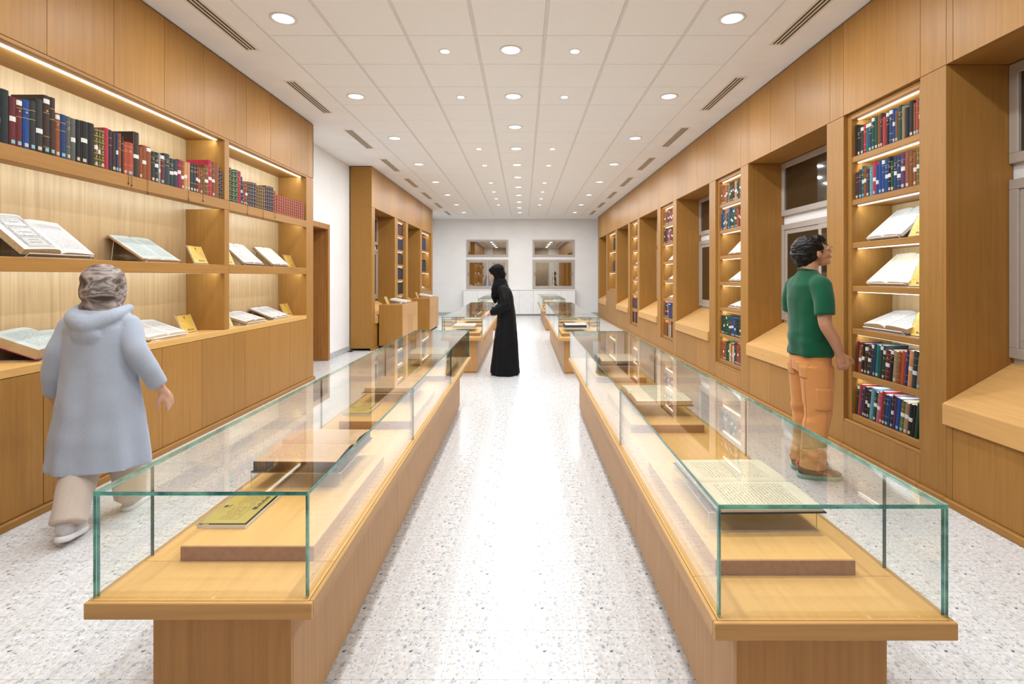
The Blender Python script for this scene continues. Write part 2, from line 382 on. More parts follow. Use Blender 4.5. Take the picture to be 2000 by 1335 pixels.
# ceiling: plaster border and a 60 cm tile grid
GX0, GX1, GY0, GY1 = -2.20, 1.975, -0.353, 17.647
ce = struct('ceiling', MB().box(XL-.15, GX0, YB, YE, CEIL, CEIL+.1).box(GX1, XR+.15, YB, YE, CEIL, CEIL+.1).box(GX0, GX1, GY1, YE, CEIL, CEIL+.1)
            .box(GX0, GX1, YB, GY1, CEIL+.012, CEIL+.1), CEILW)
tw = (GX1-GX0)/7; tl = 0.6
ctm = MB().cbox(.013, tw-.013, .004, tl-.004, CEIL+.001, CEIL+.0115, .003).mesh('ceiling_tile', [TILEM])
ny = round((GY1-GY0)/tl)
for i in range(7):
    for j in range(ny):
        o = bpy.data.objects.new('ceiling_tile', ctm); COL.objects.link(o); o.parent = ce; o.location = (GX0+i*tw, GY0+j*tl, 0)
gm = MB().box(-.012, .012, GY0, GY1, CEIL+.0035, CEIL+.010).mesh('grid_runner', [GRID])
for i in range(8):
    o = bpy.data.objects.new('grid_runner', gm); COL.objects.link(o); o.parent = ce; o.location = (GX0+i*tw, 0, 0)
gc = MB()
for j in range(ny+1): gc.box(GX0, GX1, GY0+j*tl-.0035, GY0+j*tl+.0035, CEIL+.005, CEIL+.009)
put('grid_cross_bars', gc, GRID, ce)

# ceiling lamps
prof = [(.098, 0), (.100, -.004), (.086, -.006), (.080, -.003), (.066, .0)]
dl_ring = MB().lathe([(.104, .0), (.105, -.004), (.090, -.006), (.083, -.004), (.083, -.001)], n=32).mesh('trim_ring', [WALLW], True)
dl_ref = MB().lathe([(.083, -.0015), (.060, -.0005), (.030, -.0005), (.0005, -.0008)], n=24).mesh('reflector', [LAMPDIM], True)
dl_disc = MB().lathe([(.034, -.0012), (.034, -.006), (.0005, -.007)], n=20).mesh('lamp', [LAMP], True)
sp_ring = MB().lathe([(.058, 0), (.058, -.003), (.046, -.005), (.040, -.003)], n=24).mesh('trim_ring', [WALLW], True)
sp_disc = MB().lathe([(.040, -.002), (.038, -.005), (.0005, -.008)], n=20).mesh('lamp', [LAMP], True)
def lamp(x, y, big, label, group):
    t = thing('downlight' if big else 'spotlight', label, 'ceiling light', (x, y, CEIL), group)
    for nm, me in (('trim_ring', dl_ring if big else sp_ring),) + ((('reflector', dl_ref), ('lamp', dl_disc)) if big else (('lamp', sp_disc),)):
        o = bpy.data.objects.new(nm, me); COL.objects.link(o); o.parent = t
    area_light('lamp_light', (x, y, CEIL-.012), .15 if big else .08, 0, P_DOWN if big else P_SPOT, C_DOWN, shape='DISK', parent=t)
def nth(i, n):
    return 'nearest' if i == 0 else ('farthest' if i == n-1 else ordinal(i+1)+' from the near end')
for side, X in (('left', -1.925), ('right', 1.675)):
    for i, y in enumerate(DOWN_Y): lamp(X, y, True, f'large round downlight, {nth(i, len(DOWN_Y))} in the {side} ceiling row', 'large round downlights in the ceiling')
for i, y in enumerate(MID_Y): lamp(-.115, y, True, f'large round downlight, {nth(i, len(MID_Y))} in the middle ceiling row', 'large round downlights in the ceiling')
for side, X in (('left', -.72), ('right', .475)):
    for i, y in enumerate(SPOT_Y): lamp(X, y, False, f'small round spotlight, {nth(i, len(SPOT_Y))} in the inner {side} row', 'small round spotlights in the ceiling')
# slot diffusers
def diffuser(x0, x1, y0, label, L=1.09):
    t = thing('air_diffuser', label, 'air vent', ((x0+x1)/2, y0+L/2, CEIL), 'linear air diffusers along the ceiling border')
    put('frame', MB().box(x0, x1, y0, y0+L, CEIL-.003, CEIL), GRILLE, t)
    w = (x1-x0-.03)
    for k in range(3):
        a = x0+.015+w*(k+.22)/3; put('slot', MB().box(a, a+w*.17, y0+.03, y0+L-.03, CEIL-.0045, CEIL-.001), SLOT, t)
for k in range(9):
    diffuser(-2.54, -2.41, 1.83+1.82*k, f'three-slot ceiling air diffuser, {nth(k, 9)} along the left border')
    diffuser(2.195, 2.325, 1.72+1.82*k, f'three-slot ceiling air diffuser, {nth(k, 9)} along the right border')

# end wall windows (two over two) with reflective glazing
def end_window(n, x0, x1, z0, z1, split):
    w = thing(f'window_{n}', None, None, ((x0+x1)/2, YE, z0), kind='structure')
    f = MB(); t = .055; y0, y1 = YE-.03, YE
    f.cbox(x0, x1, y0, y1, z1-t, z1, .004).cbox(x0, x1, y0, y1, z0, z0+t, .004).cbox(x0, x0+t, y0, y1, z0+t, z1-t, .004).cbox(x1-t, x1, y0, y1, z0+t, z1-t, .004)
    put('frame', f, ALU, w)
    if not split:
        g = MB().cbox(x0+t, x1-t, YE-.022, YE-.006, z0+t, z0+t+.02, .003).cbox(x0+t, x1-t, YE-.022, YE-.006, z1-t-.02, z1-t, .003).cbox(x0+t, x0+t+.02, YE-.022, YE-.006, z0+t, z1-t, .003).cbox(x1-t-.02, x1-t, YE-.022, YE-.006, z0+t, z1-t, .003)
        put('bead', g, ALU, w)
        put('pane', MB().box(x0+t, x1-t, YE-.012, YE-.006, z0+t, z1-t), MIRR, w)
    else:
        xm = (x0+x1)/2; s = .05
        for i, (a, b, yy) in enumerate(((x0+t, xm+.025, YE-.028), (xm-.025, x1-t, YE-.018))):
            g = MB().cbox(a, b, yy, yy+.014, z1-t-s, z1-t, .003).cbox(a, b, yy, yy+.014, z0+t, z0+t+s, .003).cbox(a, a+s, yy, yy+.014, z0+t+s, z1-t-s, .003).cbox(b-s, b, yy, yy+.014, z0+t+s, z1-t-s, .003)
            sa = put('sash', g, ALU, w)
            put('pane', MB().box(a+s-.002, b-s+.002, yy+.006, yy+.010, z0+t+s-.002, z1-t-s+.002), MIRR, sa)
            xl = a+.012 if i == 0 else b-.026
            put('latch', MB().cbox(xl, xl+.014, yy-.012, yy, (z0+z1)/2-.07, (z0+z1)/2+.07, .003), BLACKPL, sa)
end_window(1, -2.05, -.545, 2.105, 2.72, False); end_window(2, -2.05, -.545, .945, 2.0, True)
end_window(3, .335, 1.85, 2.105, 2.72, False); end_window(4, .335, 1.85, .945, 2.0, True)
# low white cupboard under them
t = thing('low_cupboard', 'long low white cupboard under the far windows', 'cupboard', (-.14, 18.55, 0))
put('carcass', MB().box(-2.13, 1.85, 18.42, YE-.001, .05, .905), WALLW, t)
put('worktop', MB().cbox(-2.14, 1.86, 18.385, YE-.001, .905, .935, .003), WALLW, t)
put('plinth', MB().box(-2.12, 1.84, 18.45, YE-.001, 0, .05), plain('grey_plinth', (.35, .32, .29), .5), t)
dm = (1.85+2.13)/8
for k in range(8): put('door', MB().cbox(-2.13+k*dm+.003, -2.13+(k+1)*dm-.003, 18.40, 18.42, .055, .900, .002), WALLW, t)
# curtain on the wall behind the camera (seen mirrored in the far windows)
mb = MB(); n = 160
for i in range(n+1):
    x = -2.2 + 4.0*i/n; y = YB+.07+.03*math.sin(i*1.35)+.008*math.sin(i*.37)
    mb.v += [(x, y, .05), (x, y, 3.40)]
    if i: k = 2*i; mb.f.append((k-2, k, k+1, k-1)); mb.m.append(0)
cu = put('curtain', mb, CURTAIN, smooth=True); cu['label'] = 'brown pleated curtain on the wall behind the viewer, mirrored in the far windows'; cu['category'] = 'curtain'
m_ = cu.modifiers.new('thick', 'SOLIDIFY'); m_.thickness = .004

# ------------------------------------------------------------------ books
BOOK_N = 0
def strip(mb, prof, off, z0, z1, m=0, frac=1.0):
    """band that follows the rounded spine, slightly proud of it"""
    n = len(mb.v); k = len(prof)
    for z in (z0, z1):
        for x, y in prof: mb.v.append((x*frac*(1+off/max(abs(x), .004)) if abs(x) > 1e-6 else 0, y-off, z))
    for i in range(k-1): mb.f.append((n+i, n+i+1, n+k+i+1, n+k+i)); mb.m.append(m)
def book(parent_fn, pos, t, h, d, col, side, label, group, lean=0.0, style=None, rnd=None):
    rnd = rnd or random
    root = thing('book', label, 'book', pos, group)
    root.rotation_euler = Euler((0, lean, 0)).to_matrix().to_4x4().to_euler() if False else (0, 0, 0)
    root.matrix_world = Matrix.Translation(pos) @ Matrix.Rotation(PI/2 if side == 'L' else -PI/2, 4, 'Z') @ Matrix.Rotation(lean, 4, 'Y')
    a = t/2; c = .0022
    po = [(-a, d), (-a, .006), (-a*.55, .0012), (0, 0), (a*.55, .0012), (a, .006), (a, d)]
    pi = [(-a+c, d), (-a+c, .008), (-a*.5, .0045), (0, .0035), (a*.5, .0045), (a-c, .008), (a-c, d)]
    mb = MB(); k = len(po)
    for z in (0, h):
        mb.v += [(x, y, z) for x, y in po] + [(x, y, z) for x, y in pi]
    o2 = 2*k
    for i in range(k-1):
        mb.f += [(i, i+1, o2+i+1, o2+i), (k+i+1, k+i, o2+k+i, o2+k+i+1), (o2+i, o2+i+1, o2+k+i+1, o2+k+i), (i+1, i, k+i, k+i+1)]
    mb.f += [(0, o2, o2+k, k), (k-1, 2*k-1, o2+2*k-1, o2+k-1)]
    mb.m = [0]*len(mb.f)
    put('cover', mb, LEATHER[col], root, local=True)
    put('pages', MB().box(-a+c, a-c, .005, d-.005, .003, h-.004), PAGESM, root, local=True)
    sp = [p for p in po[1:-1]]
    ornate = col in ('navygold', 'browngold', 'redgold', 'green', 'gold') and side == 'L'
    if style is None: style = rnd.random()
    if ornate or style > .35:
        g = MB()
        if ornate:
            nb = 7
            for q in range(nb):
                z = h*(.06+.88*q/(nb-1)); strip(g, sp, .0006, z, z+.004)
                if q < nb-1: strip(g, sp, .0006, z+h*.05, z+h*.05+.010, frac=.45)
        else:
            for z in ((.12, .86, .70, .30) if style > .7 else (.80, .62)): strip(g, sp, .0006, h*z, h*z+.0025)
            if style > .5: strip(g, sp, .0006, h*.73, h*.73+.008, frac=.5)
        put('gilt_band', g, GILT, root, local=True, kind='stuff')
    if not (ornate and col != 'gold'):
        if rnd.random() < .5:
            z = h*rnd.choice((.36, .42, .45, .5, .86)); g = MB(); strip(g, sp, .0010, z, z+.028, frac=.92); put('spine_label', g, LABW, root, local=True)
        if rnd.random() < .6:
            g = MB(); strip(g, sp, .0010, h*.05, h*.05+.021, frac=.8); put('spine_label', g, rnd.choice((LABC, LABP, LABP)), root, local=True)
    return root
def size_word(t, h):
    return ('tall ' if h > .30 else '') + ('thick' if t > .05 else 'slim' if t < .03 else 'medium')
def row_books(lst, side, x, z, phrase, group, end='left', depth=.20, lean=0.0):
    """lst: (y0, thickness, height, colour) in reading order from the left"""
    global BOOK_N
    bulk = MB(); bm = []
    for i, (y0, t, h, c) in enumerate(lst):
        yc = y0+t/2
        if BOOK_N < 300:
            BOOK_N += 1
            book(None, (x, yc, z + (math.sin(abs(lean))*t/2 if lean else 0)), t-.0012, h, min(depth, h*.75), c, side,
                 f'{size_word(t, h)} {LWORD[c]} book, {ordinal(i+1)} from {end}, {phrase}', group, lean)
        else:
            sx = 1 if side == 'L' else -1
            bulk.box(x, x-sx*depth, yc-t/2+.0006, yc+t/2-.0006, z, z+h, len(bm))
            bm.append(LEATHER[c])
    if bulk.v:
        o = put('books', bulk, bm, kind='stuff'); o['label'] = f'row of old bound books, {phrase}'; o['category'] = 'books'
ROW_L1=[(2.794,0.041,0.301,'plum'),(2.835,0.047,0.3,'ink'),(2.884,0.039,0.275,'maroon'),(2.923,0.036,0.278,'maroon'),(2.961,0.042,0.285,'blue'),(3.003,0.038,0.292,'coal'),(3.041,0.046,0.318,'coal'),(3.089,0.043,0.354,'umber'),(3.132,0.036,0.355,'umber'),(3.168,0.032,0.271,'rust'),(3.2,0.045,0.274,'navy'),(3.245,0.03,0.274,'grey'),(3.276,0.036,0.272,'grey'),(3.312,0.037,0.275,'black'),(3.35,0.053,0.279,'black'),(3.403,0.052,0.282,'black'),(3.455,0.031,0.264,'gold'),(3.486,0.019,0.266,'gold'),(3.505,0.035,0.266,'gold'),(3.54,0.036,0.287,'red'),(3.576,0.027,0.283,'plum'),(3.603,0.037,0.276,'umber'),(3.64,0.019,0.283,'navy'),(3.659,0.028,0.282,'rust'),(3.687,0.022,0.267,'umber'),(3.709,0.032,0.237,'scarlet'),(3.742,0.058,0.242,'scarlet'),(3.801,0.058,0.334,'umber'),(3.86,0.031,0.24,'rust'),(3.891,0.043,0.257,'rust'),(3.934,0.05,0.257,'rust'),(3.984,0.04,0.234,'coal'),(4.024,0.04,0.236,'coal'),(4.065,0.019,0.236,'silver'),(4.084,0.047,0.23,'maroon'),(4.131,0.061,0.252,'slate'),(4.192,0.046,0.227,'slate'),(4.238,0.051,0.229,'slate'),(4.289,0.043,0.24,'magenta'),(4.332,0.04,0.237,'rust'),(4.372,0.04,0.238,'peach'),(4.412,0.037,0.242,'peach'),(4.449,0.04,0.243,'slate'),(4.489,0.04,0.245,'slate'),(4.529,0.029,0.251,'maroon'),(4.558,0.029,0.232,'rust'),(4.587,0.033,0.235,'brown'),(4.62,0.032,0.242,'brown'),(4.652,0.056,0.274,'brown'),(4.708,0.052,0.328,'red'),(4.76,0.048,0.323,'brown'),(4.808,0.06,0.327,'rust'),(4.868,0.03,0.289,'navygold'),(4.898,0.029,0.256,'navygold')]
ROW_L2=[(5.037,0.039,0.329,'green'),(5.077,0.057,0.32,'green'),(5.134,0.065,0.329,'green'),(5.199,0.051,0.328,'red'),(5.25,0.027,0.28,'navy'),(5.277,0.031,0.24,'green'),(5.308,0.025,0.243,'red'),(5.333,0.044,0.246,'brown'),(5.377,0.039,0.253,'navygold'),(5.416,0.039,0.253,'navygold'),(5.455,0.053,0.26,'navygold'),(5.508,0.053,0.26,'navygold'),(5.562,0.041,0.248,'browngold'),(5.604,0.041,0.248,'browngold'),(5.645,0.05,0.258,'browngold'),(5.695,0.05,0.258,'browngold'),(5.745,0.048,0.277,'navygold'),(5.793,0.048,0.277,'navygold'),(5.841,0.049,0.283,'navygold'),(5.89,0.049,0.283,'navygold'),(5.94,0.055,0.248,'redgold')]
y = 6.0
for i in range(13): ROW_L2.append((round(y, 3), .057, .217+.0008*i, 'redgold')); y += .0585
# ------------------------------------------------------------------ open books, stands, plaques
def page_block(w, h, t, sgn):
    mb = MB(); prof = [(0, .30), (.05, .72), (.13, .93), (.26, 1.0), (.5, .95), (.75, .85), (1, .74)]
    k = len(prof); ys = (.008, h-.008)
    for y in ys: mb.v += [(sgn*p[0]*w, y, p[1]*t) for p in prof]
    for y in ys: mb.v += [(0, y, 0.0), (sgn*w, y, 0.0)]
    for i in range(k-1): mb.f.append((i, i+1, k+i+1, k+i)); mb.m.append(0)
    b = 2*k
    mb.f += [(k-1, b+1, b+3, 2*k-1), (0, b, b+2, k), (b, b+1, b+3, b+2), tuple(list(range(k))+[b+1, b]), tuple(list(range(k, 2*k))+[b+3, b+2])]
    mb.m += [1]*5
    for j, y in enumerate(ys):
        for i, p in enumerate(prof): mb.uvv[j*k+i] = (p[0], j)
    return mb
def _mesh_uv(mb, name, mats, smooth=False):
    me = MB.mesh(mb, name, mats, smooth)
    if mb.uvv:
        lay = me.uv_layers.new(name='UVMap')
        for l in me.loops: lay.data[l.index].uv = mb.uvv.get(l.vertex_index, (0, 0))
    return me
MB.uvv = property(lambda s: s.uv)
def open_book(pos, rz, tilt, w, h, t, pap, cover, label, group, edges=None, roll=0.0, asym=1.0):
    root = thing('open_book', label, 'book', pos, group)
    root.matrix_world = Matrix.Translation(pos) @ Matrix.Rotation(rz, 4, 'Z') @ Matrix.Rotation(tilt, 4, 'X') @ Matrix.Rotation(roll, 4, 'Z')
    ed = edges or PEDGE; hw = w/2
    for sgn, k in ((-1, asym), (1, 2-asym)):
        o = put('page_block', _mesh_uv(page_block(hw, h, t*k, sgn), 'page_block', [pap, ed], False), None or [], root, local=True) if False else None
        me = _mesh_uv(page_block(hw, h, t*k, sgn), 'page_block', [pap, ed])
        o = bpy.data.objects.new('page_block', me); COL.objects.link(o); o.parent = root; o.location = (0, 0, .004)
    put('cover', MB().cbox(-hw-.006, -.004, 0, h, 0, .004, .0012).cbox(.004, hw+.006, 0, h, 0, .004, .0012).box(-.005, .005, 0, h, 0, .0025), LEATHER[cover], root, local=True)
    return root
def page_print(root, side, w, h, t, rects, lines):
    """ruled frames printed on a page, following its curve"""
    prof = [(0, .30), (.05, .72), (.13, .93), (.26, 1.0), (.5, .95), (.75, .85), (1, .74)]
    def zz(x):
        for (a, za), (b, zb) in zip(prof[:-1], prof[1:]):
            if x <= b: return (za+(zb-za)*(x-a)/(b-a))*t+.004
        return prof[-1][1]*t+.004
    mb = MB()
    def seg_(x0, y0, x1, y1, q=.0016):
        n = 8
        for i in range(n):
            a, b = i/n, (i+1)/n; xa, xb = x0+(x1-x0)*a, x0+(x1-x0)*b; ya, yb = y0+(y1-y0)*a, y0+(y1-y0)*b
            k = len(mb.v); dx, dy = (0, q) if abs(x1-x0)*w > abs(y1-y0)*h else (q/w, 0)
            for x, y in ((xa-dx, ya*h-dy), (xb-dx, yb*h-dy), (xb+dx, yb*h+dy), (xa+dx, ya*h+dy)): mb.v.append((side*x*w, y, zz(min(max(x, 0), 1))+.0006))
            mb.f.append((k, k+1, k+2, k+3)); mb.m.append(0)
    for x0, y0, x1, y1 in rects:
        seg_(x0, y0, x1, y0); seg_(x0, y1, x1, y1); seg_(x0, y0, x0, y1); seg_(x1, y0, x1, y1)
    for l in lines: seg_(*l)
    put('diagram_print', mb, INK, root, local=True, kind='stuff')
def seg(mb, p, q, x0, x1, th=.004, m=0, mm=None):
    d = Vector((q[0]-p[0], q[1]-p[1])).normalized(); n = Vector((-d.y, d.x))*th/2
    P = [(p[0]-n.x, p[1]-n.y), (p[0]+n.x, p[1]+n.y), (q[0]+n.x, q[1]+n.y), (q[0]-n.x, q[1]-n.y)]
    b = len(mb.v)
    for x in (x0, x1): mb.v += [(x, a, c) for a, c in P]
    for i in range(4):
        j = (i+1) % 4; mb.f.append((b+i, b+j, b+4+j, b+4+i)); mb.m.append(1 if i in (0, 2) else 0)
    mb.f += [(b+3, b+2, b+1, b), (b+4, b+5, b+6, b+7)]; mb.m += [1, 1]
def stand(pos, rz, tilt, w, h, label, group):
    """bent acrylic easel: lip, sloping plate, back leg"""
    root = thing('acrylic_stand', label, 'book stand', pos, group, rz)
    mb = MB(); c, s = math.cos(tilt), math.sin(tilt); x0, x1 = -w/2, w/2
    L = h*.86; f = (-.004, .004)
    seg(mb, (-.030, .026), f, x0, x1); seg(mb, f, (f[0]+L*c, f[1]+L*s), x0, x1); seg(mb, (f[0]+L*c, f[1]+L*s), (f[0]+L*c+.02, .002), x0, x1)
    seg(mb, (-.004, .002), (f[0]+L*c+.02, .002), x0, x1, .003)
    put('plate', mb, [ACRYL, AEDGE], root, local=True)
    return root
def plaque(pos, rz, label, group, w=.19, h=.165, tilt=math.radians(66), mat=None, flat=False):
    root = thing('caption_plaque', label, 'label', pos, group)
    root.matrix_world = Matrix.Translation(pos) @ Matrix.Rotation(rz, 4, 'Z')
    R = Matrix.Rotation(0 if flat else tilt, 4, 'X')
    def tf(mb): mb.v = [tuple(R @ Vector(p)) for p in mb.v]; return mb
    z = .010 if flat else .0
    mb = MB().box(-w/2-.008, w/2+.008, 0, h+.016, z, z+.004, mm=[0, 0, 1, 1, 1, 1]); tf(mb)
    if flat: mb.box(-w/2-.006, w/2+.006, .004, h+.012, .0, .010, mm=[0, 0, 1, 1, 1, 1])
    else: mb.box(-w/2-.008, w/2+.008, -.004, .075, .0, .003, mm=[0, 0, 1, 1, 1, 1])
    put('holder', mb, [ACRYL, AEDGE], root, local=True)
    put('card', tf(MB().box(-w/2, w/2, .008, h+.008, z+.0042, z+.0052)), mat or GOLD, root, local=True)
    e = z+.0053; pr = MB(); a = .008
    pr.box(-.008, .008, a+h*.83, a+h*.83+.014, e, e+.0003).box(-.012, .012, a+h*.77, a+h*.77+.003, e, e+.0003)
    pr.box(-w*.10, -w*.02, a+h*.10, a+h*.10+.016, e, e+.0003)
    for k in range(6): pr.box(0+k*w*.055, w*.035+k*w*.055, a+h*.10, a+h*.10+.010+(k % 2)*.004, e, e+.0003)
    put('emblem_print', tf(pr), INK, root, local=True)
    ln = MB(); rr = random.Random(int(abs(pos[1])*977))
    for k in range(9):
        y = a+h*(.66-.05*k); x = -w*.40
        while x < w*.40:
            q = rr.uniform(.006, .020); 
            if rr.random() < .8 and abs(x) > .004: ln.box(x, min(x+q, w*.42), y, y+.0025, e, e+.0002)
            x += q+.004
    put('text_print', tf(ln), INKS, root, local=True)
    return root

# ------------------------------------------------------------------ joinery
ZP, ZJ, ZT = .045, 2.70, CEIL-.012
def panels(root, name, sx, xf, joints, z0, z1, th=.02, gap=.0016, mat=W_V, skip=()):
    for a, b in zip(joints[:-1], joints[1:]):
        if (a, b) in skip: continue
        put(name, MB().cbox(sx*xf, sx*(xf+th), a+gap, b-gap, z0+gap, z1-gap, .0012), mat, root)
def led(root, sx, xa, ya, yb, z, power, w=.018, seen=True):
    put('led_strip', MB().box(sx*(xa-w/2), sx*(xa+w/2), ya, yb, z-.006, z), LEDM, root)
    area_light('led_light', (sx*(xa+.004), (ya+yb)/2, z-.011), w*.7, yb-ya, power*(yb-ya), C_LED, rot=(0, -sx*math.radians(62), 0), parent=root)

# --- left bookcase (near): long open shelving over cupboards
def left_bookcase():
    xf, xb, y0, y1, yd = 2.85, 3.25, YB+.01, 7.02, 5.014
    r = thing('bookcase', 'long oak bookcase filling the left wall, open shelves above cupboard doors', 'bookcase', (-3.05, 3.3, 0))
    P = lambda n, mb, m, **k: put(n, mb, m, r, **k)
    P('carcass', MB().box(-xb, -xf-.0205, y0, 6.80, ZP, .836).box(-xb, -xf-.0205, y0, 7.0, 2.722, ZT-.004), W_SIDE)
    P('back_panel', MB().box(-xb, -xb+.03, y0, 6.80, .888, ZJ), W_BACK)
    P('side_panel', MB().cbox(-xb, -xf, 6.795, y1, ZP, ZJ-.001, .0015), W_V)
    P('plinth', MB().cbox(-xb, -xf+.022, y0, y1+.015, 0, ZP-.001, .004), W_Y)
    P('counter', MB().cbox(-xb+.03, -xf+.002, y0, 6.794, .838, .888, .002), W_TOP)
    P('divider', MB().cbox(-xb+.03, -xf, 4.935, yd-.001, 2.1315, ZJ-.001, .0015), W_V)
    P('divider', MB().cbox(-xb+.03, -xf, 4.935, yd-.001, 1.5095, 2.0395, .0015), W_V)
    P('divider', MB().cbox(-xb+.03, -xf, 4.935, yd-.001, .8885, 1.4255, .0015), W_V)
    P('divider', MB().cbox(-xb+.03, -xf, 1.10, 1.18, .8885, ZJ-.001, .0015), W_V)
    for a, b in ((y0, yd-.0015), (yd+.0015, 6.794)):
        for zt, zb in ((2.131, 2.040), (1.509, 1.426)):
            P('shelf', MB().cbox(-xf-.022, -xf, a, b, zb, zt, .003).box(-xb+.03, -xf-.0225, a, b, zt-.034, zt), W_Y)
        P('soffit', MB().box(-xb+.03, -xf-.0005, a, b, ZJ, ZJ+.02), W_Y)
    for a, b in ((1.18, 4.93), (5.02, 6.79)):
        led(r, -1, 2.925, a+.01, b-.01, ZJ-.001, P_LED*1.6, .024)
        led(r, -1, 2.905, a+.01, b-.01, 2.131-.036, P_LED*1.3, .014)
        led(r, -1, 2.905, a+.01, b-.01, 1.509-.036, P_LED*1.3, .014)
    panels(r, 'cupboard_door', -1, xf, [y0, .546, 1.051, 1.556, 2.061, 2.566, 3.071, 3.576, 4.081, 4.585, 5.096, 5.298, 5.804, 6.307, 6.794], ZP+.002, .836)
    panels(r, 'frieze_door', -1, xf, [y0, .57, 1.075, 1.58, 2.085, 2.59, 3.095, 3.60, 4.105, 4.615, 5.12, 5.325, 5.835, 6.345, 6.85, y1], ZJ+.022 if False else 2.722, ZT)
    P('frieze_side', MB().cbox(-xb, -xf, 7.001, y1, 2.722, ZT-.001, .0015), W_V)
    P('shadow_rail', MB().box(-xb, -xf-.006, y0, y1-.004, 2.701, 2.7215), W_Y)
    P('shadow_gap', MB().box(-xb, -xf-.012, y0, y1-.01, ZT-.004, CEIL-.0005), DARKGAP)
left_bookcase()
row_books(ROW_L1, 'L', -2.862, 2.131, 'long top shelf of the left bookcase', 'books on the long top shelf of the left bookcase')
row_books(ROW_L2, 'L', -2.862, 2.131, 'far short top shelf of left bookcase', 'books on the short top shelf of the left bookcase')
# bookmark ribbons hanging over the shelf edge
rb = plain('ribbon', (.05, .03, .02), .8)
for i, (yy, ln) in enumerate(((3.73, .05), (3.76, .06), (3.92, .09), (4.40, .07), (4.60, .05), (5.34, .075), (5.66, .09), (5.93, .05))):
    t = put('bookmark_ribbon', MB().tube([(-2.86, yy, 2.134), (-2.8475, yy, 2.131), (-2.8465, yy+.002, 2.131-ln*.6), (-2.8465, yy-.001, 2.131-ln)], .0012, 5).tube([(-2.8465, yy, 2.131-ln), (-2.8465, yy, 2.131-ln-.018)], [.0015, .005], 6), rb)
    t['label'] = f'thin dark bookmark ribbon hanging over left bookcase top shelf edge, {ordinal(i+1)} from left'; t['category'] = 'bookmark'; t['group'] = 'bookmark ribbons over the top shelf edge'
def wall_set(side, y, z, w, h, t, tilt, pap, cover, label, group, x=2.885, edges=None, asym=1.0):
    sg = -1 if side == 'L' else 1; rz = PI/2 if side == 'L' else -PI/2; tl_ = math.radians(tilt)
    stand((sg*x, y, z), rz, tl_, w*.9, h, 'clear acrylic easel under the ' + ' '.join(label.split()[-11:]), group.replace('books', 'book stands'))
    off = .0065
    p = Vector((sg*x, y, z+.004)) + Vector((-sg*math.sin(tl_)*off*1, 0, math.cos(tl_)*off))
    return open_book(tuple(p), rz, tl_, w, h, t, pap, cover, label, group, edges, asym=asym)
gL = 'open books on the left bookcase'
b1 = wall_set('L', 3.23, 1.509, .50, .345, .042, 40, PAPER_W, 'ink', 'thick white-paged open book with framed diagrams at left end of middle shelf', gL, x=2.90, asym=1.25)
page_print(b1, -1, .25, .345, .042*1.25, [(.20, .08, .82, .92), (.26, .12, .78, .34), (.26, .38, .78, .60), (.26, .64, .78, .88)], [(.4, .2, .7, .2), (.4, .27, .66, .27), (.35, .48, .7, .48), (.42, .75, .6, .75)])
wall_set('L', 4.19, 1.509, .42, .34, .018, 34, PAPER_B, 'rust', 'thin bluish open manuscript on the middle shelf, above the walking woman', gL, x=2.93)
wall_set('L', 5.54, 1.509, .40, .32, .03, 42, PAPER_W, 'ink', 'open book with rolled centre pages on middle shelf beyond the divider', gL, x=2.90)
wall_set('L', 6.20, 1.509, .40, .31, .03, 42, PAPER_C, 'umber', 'square open book nearest the right end of the middle shelf', gL, x=2.92)
wall_set('L', 3.37, .888, .56, .33, .06, 18, PAPER_B, 'magenta', 'very thick open manuscript at the left end of counter', gL, x=2.91, asym=1.3)
wall_set('L', 4.24, .888, .46, .33, .03, 19, PAPER_W, 'tan', 'pinkish-white open book on counter just right of the walking woman', gL, x=2.91, edges=PEDGEW)
wall_set('L', 5.58, .888, .42, .30, .035, 17, PAPER_W, 'navy', 'white open book on the counter just beyond the bookcase divider', gL, x=2.89)
wall_set('L', 6.24, .888, .42, .30, .022, 22, PAPER_W, 'navy', 'blue-covered open book nearest the right end of counter', gL, x=2.93)
gp = 'gold caption plaques on the left bookcase'
for y, z, x, lb in ((4.66, 1.509, 2.90, 'gold caption plaque on middle shelf left of the divider'), (5.14, 1.509, 2.92, 'gold caption plaque on middle shelf right of the divider'),
                    (6.64, 1.509, 2.97, 'gold caption plaque at the right end of middle shelf'), (4.66, .888, 3.0, 'gold caption plaque on the counter left of the divider'),
                    (5.13, .888, 2.93, 'gold caption plaque on the counter right of the divider'), (6.62, .888, 3.0, 'gold caption plaque at the right end of counter')):
    plaque((-x, y, z), PI/2, lb, gp)

